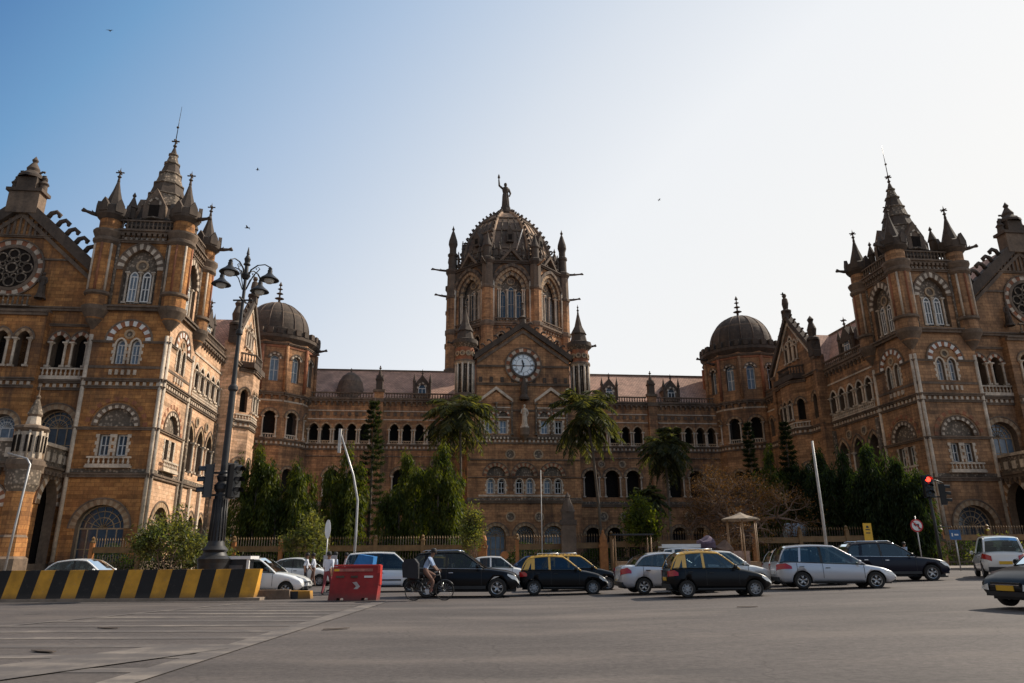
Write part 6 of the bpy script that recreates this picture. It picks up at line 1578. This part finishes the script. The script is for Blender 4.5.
for i, (px, d, H, w_, l) in enumerate(((773, 66, 11.2, 34, 'slender yellow green mast tree beside the bare brown tree'), (822, 64, 10.5, 48, 'dark mast tree with lighter tip behind the leaning white pole'), (847, 61, 9.5, 46, 'dark mast tree, second right of the white pole'), (873, 58, 9.8, 52, 'tallest dark mast tree against the right wing'), (903, 57, 8.2, 46, 'dark mast tree nearest the right wing corner'), (796, 66, 9.9, 40, 'dark low mast tree left of the leaning white pole'))):
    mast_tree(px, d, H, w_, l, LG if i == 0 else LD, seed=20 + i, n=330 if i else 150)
def conifer(px, d, H, wpx, label, seed=1):
    x = at(px, d, H * .6); k = (d * .956 + H * .15) / F; w = wpx * k / 2; P = empty('layered_conifer', (x, d, gz(x, d))); tag(P, label, 'tree'); rs = np.random.RandomState(seed); b = MB(); b.tube(None, [(0, 0, 0), (0, 0, H * .5), (0, 0, H)], [.22, .14, .02], BRK, 8); b.build('trunk', P)
    Q = []; D = []; z = 1.2; br = MB()
    while z < H - .2:
        r = w * (1 - z / H) ** .55 * rs.uniform(.85, 1.1) + .15
        for j in range(7):
            a = rs.uniform(0, 2 * PI); e = np.array([math.cos(a), math.sin(a), 0.]); br.tube(None, [(0, 0, z), tuple(e * r * .6 + [0, 0, z - .12]), tuple(e * r + [0, 0, z + .05])], [.03, .02, .008], BRK, 4, cap=False)
            m_ = 90; t = rs.uniform(.1, 1, m_) ** .7; p = e * (t * r)[:, None] + np.array([0, 0, z]) + np.stack([np.zeros(m_), np.zeros(m_), -.15 * np.sin(t * PI)], 1) + rs.normal(size=(m_, 3)) * .06; dd = unit(e + rs.normal(size=(m_, 3)) * .7 + np.array([0, 0, .2])); Q.append(p); D.append(dd)
        z += .42 + .25 * (1 - z / H)
    br.build('branches', P); Q = np.concatenate(Q); D = np.concatenate(D); leaves_mesh('crown', Q, D, rs.uniform(.14, .28, len(Q)), rs.uniform(.04, .07, len(Q)), LC, P, rs)
conifer(371, 66, 16.2, 34, 'tall dark layered conifer left of the pointed mast tree', 1)
conifer(790, 66, 13.2, 24, 'dark layered conifer between bare tree and leaning pole', 2)
conifer(752, 72, 14.2, 20, 'thin dark conifer in front of the right domed tower', 3)
def shrub(px, d, H, wpx, label, m, seed, n=90, per=30, big=1., name='shrub', trunkh=.8):
    x = at(px, d, H * .5); k = (d * .956) / F; w = wpx * k / 2; P = empty(name, (x, d, gz(x, d))); tag(P, label, 'shrub' if H < 4 else 'tree'); rs = np.random.RandomState(seed); b = MB(); tips = []
    def grow(p, dr, l, r, lv):
        q = p + dr * l; b.tube(None, [tuple(p), tuple((p + q) / 2 + rs.normal(size=3) * l * .05), tuple(q)], [r, r * .8, r * .6], BRT, 5, cap=False)
        if lv == 0: tips.append(q); return
        for _ in range(3 if lv > 1 else 2):
            nd_ = dr + rs.normal(size=3) * .55; nd_[2] = abs(nd_[2]) * .8 + .12; nd_[0] *= 1.15 * min(2.2, w / (H * .5)); nd_ /= np.linalg.norm(nd_); grow(q, nd_, l * rs.uniform(.65, .9), r * .62, lv - 1)
    for j in range(4): dr = np.array([rs.normal() * .5 * w / (H * .5), rs.normal() * .4, 1.]); dr /= np.linalg.norm(dr); grow(np.array([rs.uniform(-.3, .3) * w, 0, 0.]), dr, H * .3, .07, 3)
    T = np.array(tips); sx = w / max(.1, np.abs(T[:, 0]).max()); sz = H * .95 / T[:, 2].max()
    b.v = [(p[0] * sx, p[1] * sx, p[2] * sz) for p in b.v]; T = T * np.array([sx, sx, sz]); b.build('branches', P)
    idx = rs.randint(0, len(T), n); C = T[idx] * (rs.uniform(.6, 1.03, n) ** .5)[:, None] + rs.normal(size=(n, 3)) * .2; Q = (C[:, None, :] + rs.normal(size=(n, per, 3)) * .24 * big).reshape(-1, 3); Q = Q[Q[:, 2] > .1]; D = unit(rs.normal(size=Q.shape) + np.array([0, 0, .1]))
    leaves_mesh('crown', Q, D, rs.uniform(.16, .32, len(Q)) * big, rs.uniform(.07, .12, len(Q)) * big, m, P, rs)
shrub(166, 52, 4.9, 78, 'large pale leaved shrub in front of the left wing corner', LS, 11, 150, 30, 1.25, 'broadleaf_shrub')
shrub(205, 55, 3.2, 50, 'low green shrub at the foot of the ornate lamp', LS, 12, 90, 30, 1.2, 'broadleaf_shrub')
shrub(308, 53, 4.6, 46, 'pale leaved shrub behind the white disc sign', LS, 13, 110, 30, 1.1, 'broadleaf_shrub')
shrub(472, 54, 5.2, 26, 'narrow pale shrub by the slim orange gate pier', LS, 14, 100, 30, 1.0, 'broadleaf_shrub')
shrub(646, 58, 5.8, 44, 'broad green bush right of the central gate', LG, 15, 120, 30, 1.3, 'broadleaf_bush')
shrub(1004, 48, 1.9, 60, 'low clipped bush row behind the white people carrier', LS, 16, 90, 30, .9, 'broadleaf_bush')
def bare_tree(px, d, H, wpx, label, seed):
    x = at(px, d, H * .5); k = d * .956 / F; w = wpx * k / 2; P = empty('bare_tree', (x, d, gz(x, d))); tag(P, label, 'tree'); rs = np.random.RandomState(seed); b = MB(); tr = MB(); tips = []
    def grow(p, dr, l, r, lv):
        q = p + dr * l; (tr if lv > 4 else b).tube(None, [tuple(p), tuple((p + q) / 2 + rs.normal(size=3) * l * .06), tuple(q)], [r, r * .85, r * .68], BRT, 5 if lv < 4 else 8, cap=False)
        if lv <= 1: tips.append(q)
        if lv == 0: return
        for _ in range(3):
            nd_ = dr * .8 + rs.normal(size=3) * .6; nd_[2] = nd_[2] * .8 + .1; nd_ /= np.linalg.norm(nd_); grow(q, nd_, l * rs.uniform(.62, .85), r * .6, lv - 1)
    grow(np.array([0., 0, 0]), np.array([0, 0, 1.]), 1.3, .2, 5)
    for a in (.3, 2.2, 4.1): grow(np.array([0., 0, 1.1]), np.array([math.cos(a) * .8, math.sin(a) * .5, .6]), 1.2, .13, 5)
    T = np.array(tips); sx = w / np.percentile(np.abs(T[:, 0]), 97); sz = H / T[:, 2].max()
    for bb in (b, tr): bb.v = [(p[0] * sx, p[1] * sx, p[2] * sz) for p in bb.v]
    T = T * np.array([sx, sx, sz]); tr.build('trunk', P); b.build('branches', P); Q = (T[:, None, :] + rs.normal(size=(len(T), 13, 3)) * .26).reshape(-1, 3); D = unit(rs.normal(size=Q.shape)); leaves_mesh('leaves', Q, D, rs.uniform(.1, .2, len(Q)), rs.uniform(.04, .08, len(Q)), LB, P, rs)
bare_tree(738, 58, 8.3, 130, 'wide bare tree with fine brown twigs behind the kiosk', 5)
def palm(px, d, hc, fr, label, lean=0., seed=1, trunkm=None):
    x = at(px, d, hc); P = empty('palm_tree', (x - lean, d, gz(x, d))); tag(P, label, 'palm'); rs = np.random.RandomState(seed); b = MB(); b.tube(None, [(0, 0, 0), (lean * .1, 0, hc * .35), (lean * .45, 0, hc * .7), (lean, 0, hc)], [.22, .17, .15, .17], trunkm or BRK, 10); b.build('trunk', P)
    Q = []; D = []; LL = []
    for i in range(46):
        a = 2 * PI * i / 46 * 5.3 + rs.uniform(-.2, .2); el = rs.uniform(-1.25, 1.15); L = fr * rs.uniform(.8, 1.1); e = np.array([math.cos(a), math.sin(a), 0.]); f = MB(); pts = []
        for s_ in np.linspace(0, 1, 8):
            hz = L * s_ * math.cos(el) ; zz = L * s_ * math.sin(el) - L * .55 * s_ ** 2 * (1 if el > -.3 else .4); pts.append(np.array([lean, 0, hc]) + e * (hz + .1) * (1 - .12 * s_) + np.array([0, 0, zz]))
        f.tube(None, [tuple(p) for p in pts], [.035, .03, .026, .022, .018, .014, .01, .006], LP, 4, cap=False)
        side = np.cross(e, [0, 0, 1.]); q = []; dd = []
        for s_ in np.linspace(.1, 1, 30):
            j = min(6, int(s_ * 7)); u = s_ * 7 - j; p = pts[j] * (1 - u) + pts[j + 1] * u; tv = pts[j + 1] - pts[j]; tv /= np.linalg.norm(tv)
            for sg in (-1, 1): q.append(p); v = side * sg * .75 + tv * .55 + np.array([0, 0, -.45]) + rs.normal(size=3) * .12; dd.append(v / np.linalg.norm(v)); LL.append(.62 * math.sin(PI * min(1, s_ * .8 + .15)) * fr / 2.1)
        fo = f.build('frond', P); 
        leaves_mesh('leaflets', np.array(q), np.array(dd), np.array(LL[-len(q):]), np.full(len(q), .17), LP, fo, rs)
palm(459, 84, 18.6, 5.6, 'palm tree standing left of the clock gable', -.4, 1)
palm(585, 80, 17.8, 5.5, 'tall palm with leaning pale trunk right of the clock gable', -1.2, 2)
palm(664, 88, 14.6, 4.6, 'shorter palm in front of the right arcades', 0, 3)
palm(645, 62, 6.2, 2.2, 'small bushy palm above the broad green bush', 0, 4)
# dark hedge behind the railing
def hedge():
    rs = np.random.RandomState(3); n = 26000; X_ = rs.uniform(-34, 42, n); keep = ~((X_ > -3.4) & (X_ < -.4)); X_ = X_[keep]; n = len(X_)
    Q = np.stack([X_, 59.2 + rs.normal(size=n) * .35, rs.uniform(.1, 1, n) ** .8 * (1.9 + .5 * np.sin(X_ * .9) + .3 * np.sin(X_ * 2.3)) + .2], 1); D = unit(rs.normal(size=(n, 3)))
    o = leaves_mesh('hedge_growth', Q, D, rs.uniform(.15, .3, n), rs.uniform(.07, .12, n), LH, None, rs); tag(o, 'dark ragged planting along the inside of the railing', 'hedge', kind='stuff')
hedge()
# birds
for px, py, dd, lb in ((112, 28, 90, 'tiny dark bird high at the upper left'), (248, 226, 70, 'gliding bird beside the ornate street lamp top'), (259, 168, 100, 'distant bird above the left dome'), (783, 296, 85, 'bird above the right gabled bay'), (660, 201, 120, 'tiny distant bird right of the central dome')):
    t = (py - 341.5) / F; zz = CAMH + dd * math.tan(PITCH - math.atan(t)); x = at(px, dd, zz); b = MB()
    for sx in (-1, 1): b.add(None, [(0, -.1, 0), (sx * .32, -.02, .12), (sx * .62, .1, .04), (sx * .3, .12, .1), (0, .12, 0)], [(0, 1, 2, 3, 4)], BLK)
    b.tube(None, [(0, -.28, 0), (0, 0, .0), (0, .3, .0)], [.02, .07, .03], BLK, 6); o = b.build('bird', None, (x, dd, zz)); o.rotation_euler = (0, 0, rnd.uniform(0, 6)); tag(o, lb, 'bird', 'birds in the sky')
# ------------------------------------------------------------------ camera, sun, sky
cam = bpy.data.cameras.new('camera'); camo = bpy.data.objects.new('camera', cam); COL.objects.link(camo)
cam.sensor_width = 36; cam.lens = F / 1024 * 36; cam.clip_end = 6000; cam.clip_start = .1
camo.matrix_world = Matrix.Translation((0, 0, CAMH)) @ Matrix.Rotation(PI / 2 + PITCH, 4, 'X') @ Matrix.Rotation(ROLL, 4, 'Z')
scene.camera = camo
SAZ, SEL = R(62), R(38)
sd = Vector((math.sin(SAZ) * math.cos(SEL), math.cos(SAZ) * math.cos(SEL), math.sin(SEL)))
sun = bpy.data.lights.new('sun', 'SUN'); sun.energy = 5.0; sun.angle = R(.5); sun.color = (1, .9, .76)
suno = bpy.data.objects.new('sun', sun); COL.objects.link(suno)
suno.rotation_euler = sd.to_track_quat('Z', 'Y').to_euler()
w = bpy.data.worlds.new('World'); scene.world = w; w.use_nodes = True
nt = w.node_tree; bg = nt.nodes['Background']
sky = nt.nodes.new('ShaderNodeTexSky'); sky.sky_type = 'NISHITA'; sky.sun_disc = False
sky.sun_elevation = SEL; sky.sun_rotation = SAZ; sky.dust_density = 1.2; sky.air_density = 1.; sky.ozone_density = 1.5
# haze: pale towards the sun and the horizon, deeper blue overhead; warm fill added opposite the sun to brighten facades
tc = nd(nt, 'ShaderNodeTexCoord'); dp = nd(nt, 'ShaderNodeVectorMath', operation='DOT_PRODUCT'); nt.links.new(tc.outputs['Generated'], dp.inputs[0])
dp.inputs[1].default_value = (1.02 * math.sin(SAZ), 1.02 * math.cos(SAZ), -.75)
mr = nd(nt, 'ShaderNodeMapRange'); mr.inputs['From Min'].default_value = -.5 - .77; mr.inputs['From Max'].default_value = 1.5 - .77; nt.links.new(dp.outputs['Value'], mr.inputs['Value'])
def S(v): return (v + .5) / 2
k_ = 1 / .12
haze = ramp(nt, mr.outputs['Result'], [(S(p_), tuple(x * k_ for x in c_)) for p_, c_ in ((-.4, (.42, .375, .33)), (-.18, (.31, .30, .30)), (-.03, (.08, .15, .28)), (.1, (.08, .22, .49)), (.25, (.19, .39, .66)), (.5, (.48, .62, .82)), (.78, (.80, .86, .94)), (.98, (.98, 1.0, 1.02)), (1.3, (1.04, 1.03, 1.0)))])
nt.links.new(mix(nt, .86, mix(nt, 1., sky.outputs['Color'], (.5, .5, .5), 'MULTIPLY'), haze), bg.inputs['Color']); bg.inputs['Strength'].default_value = .12
scene.view_settings.view_transform = 'Standard'; scene.view_settings.look = 'None'; scene.view_settings.exposure = 0
scene.cycles.max_bounces = 6; scene.cycles.transparent_max_bounces = 12
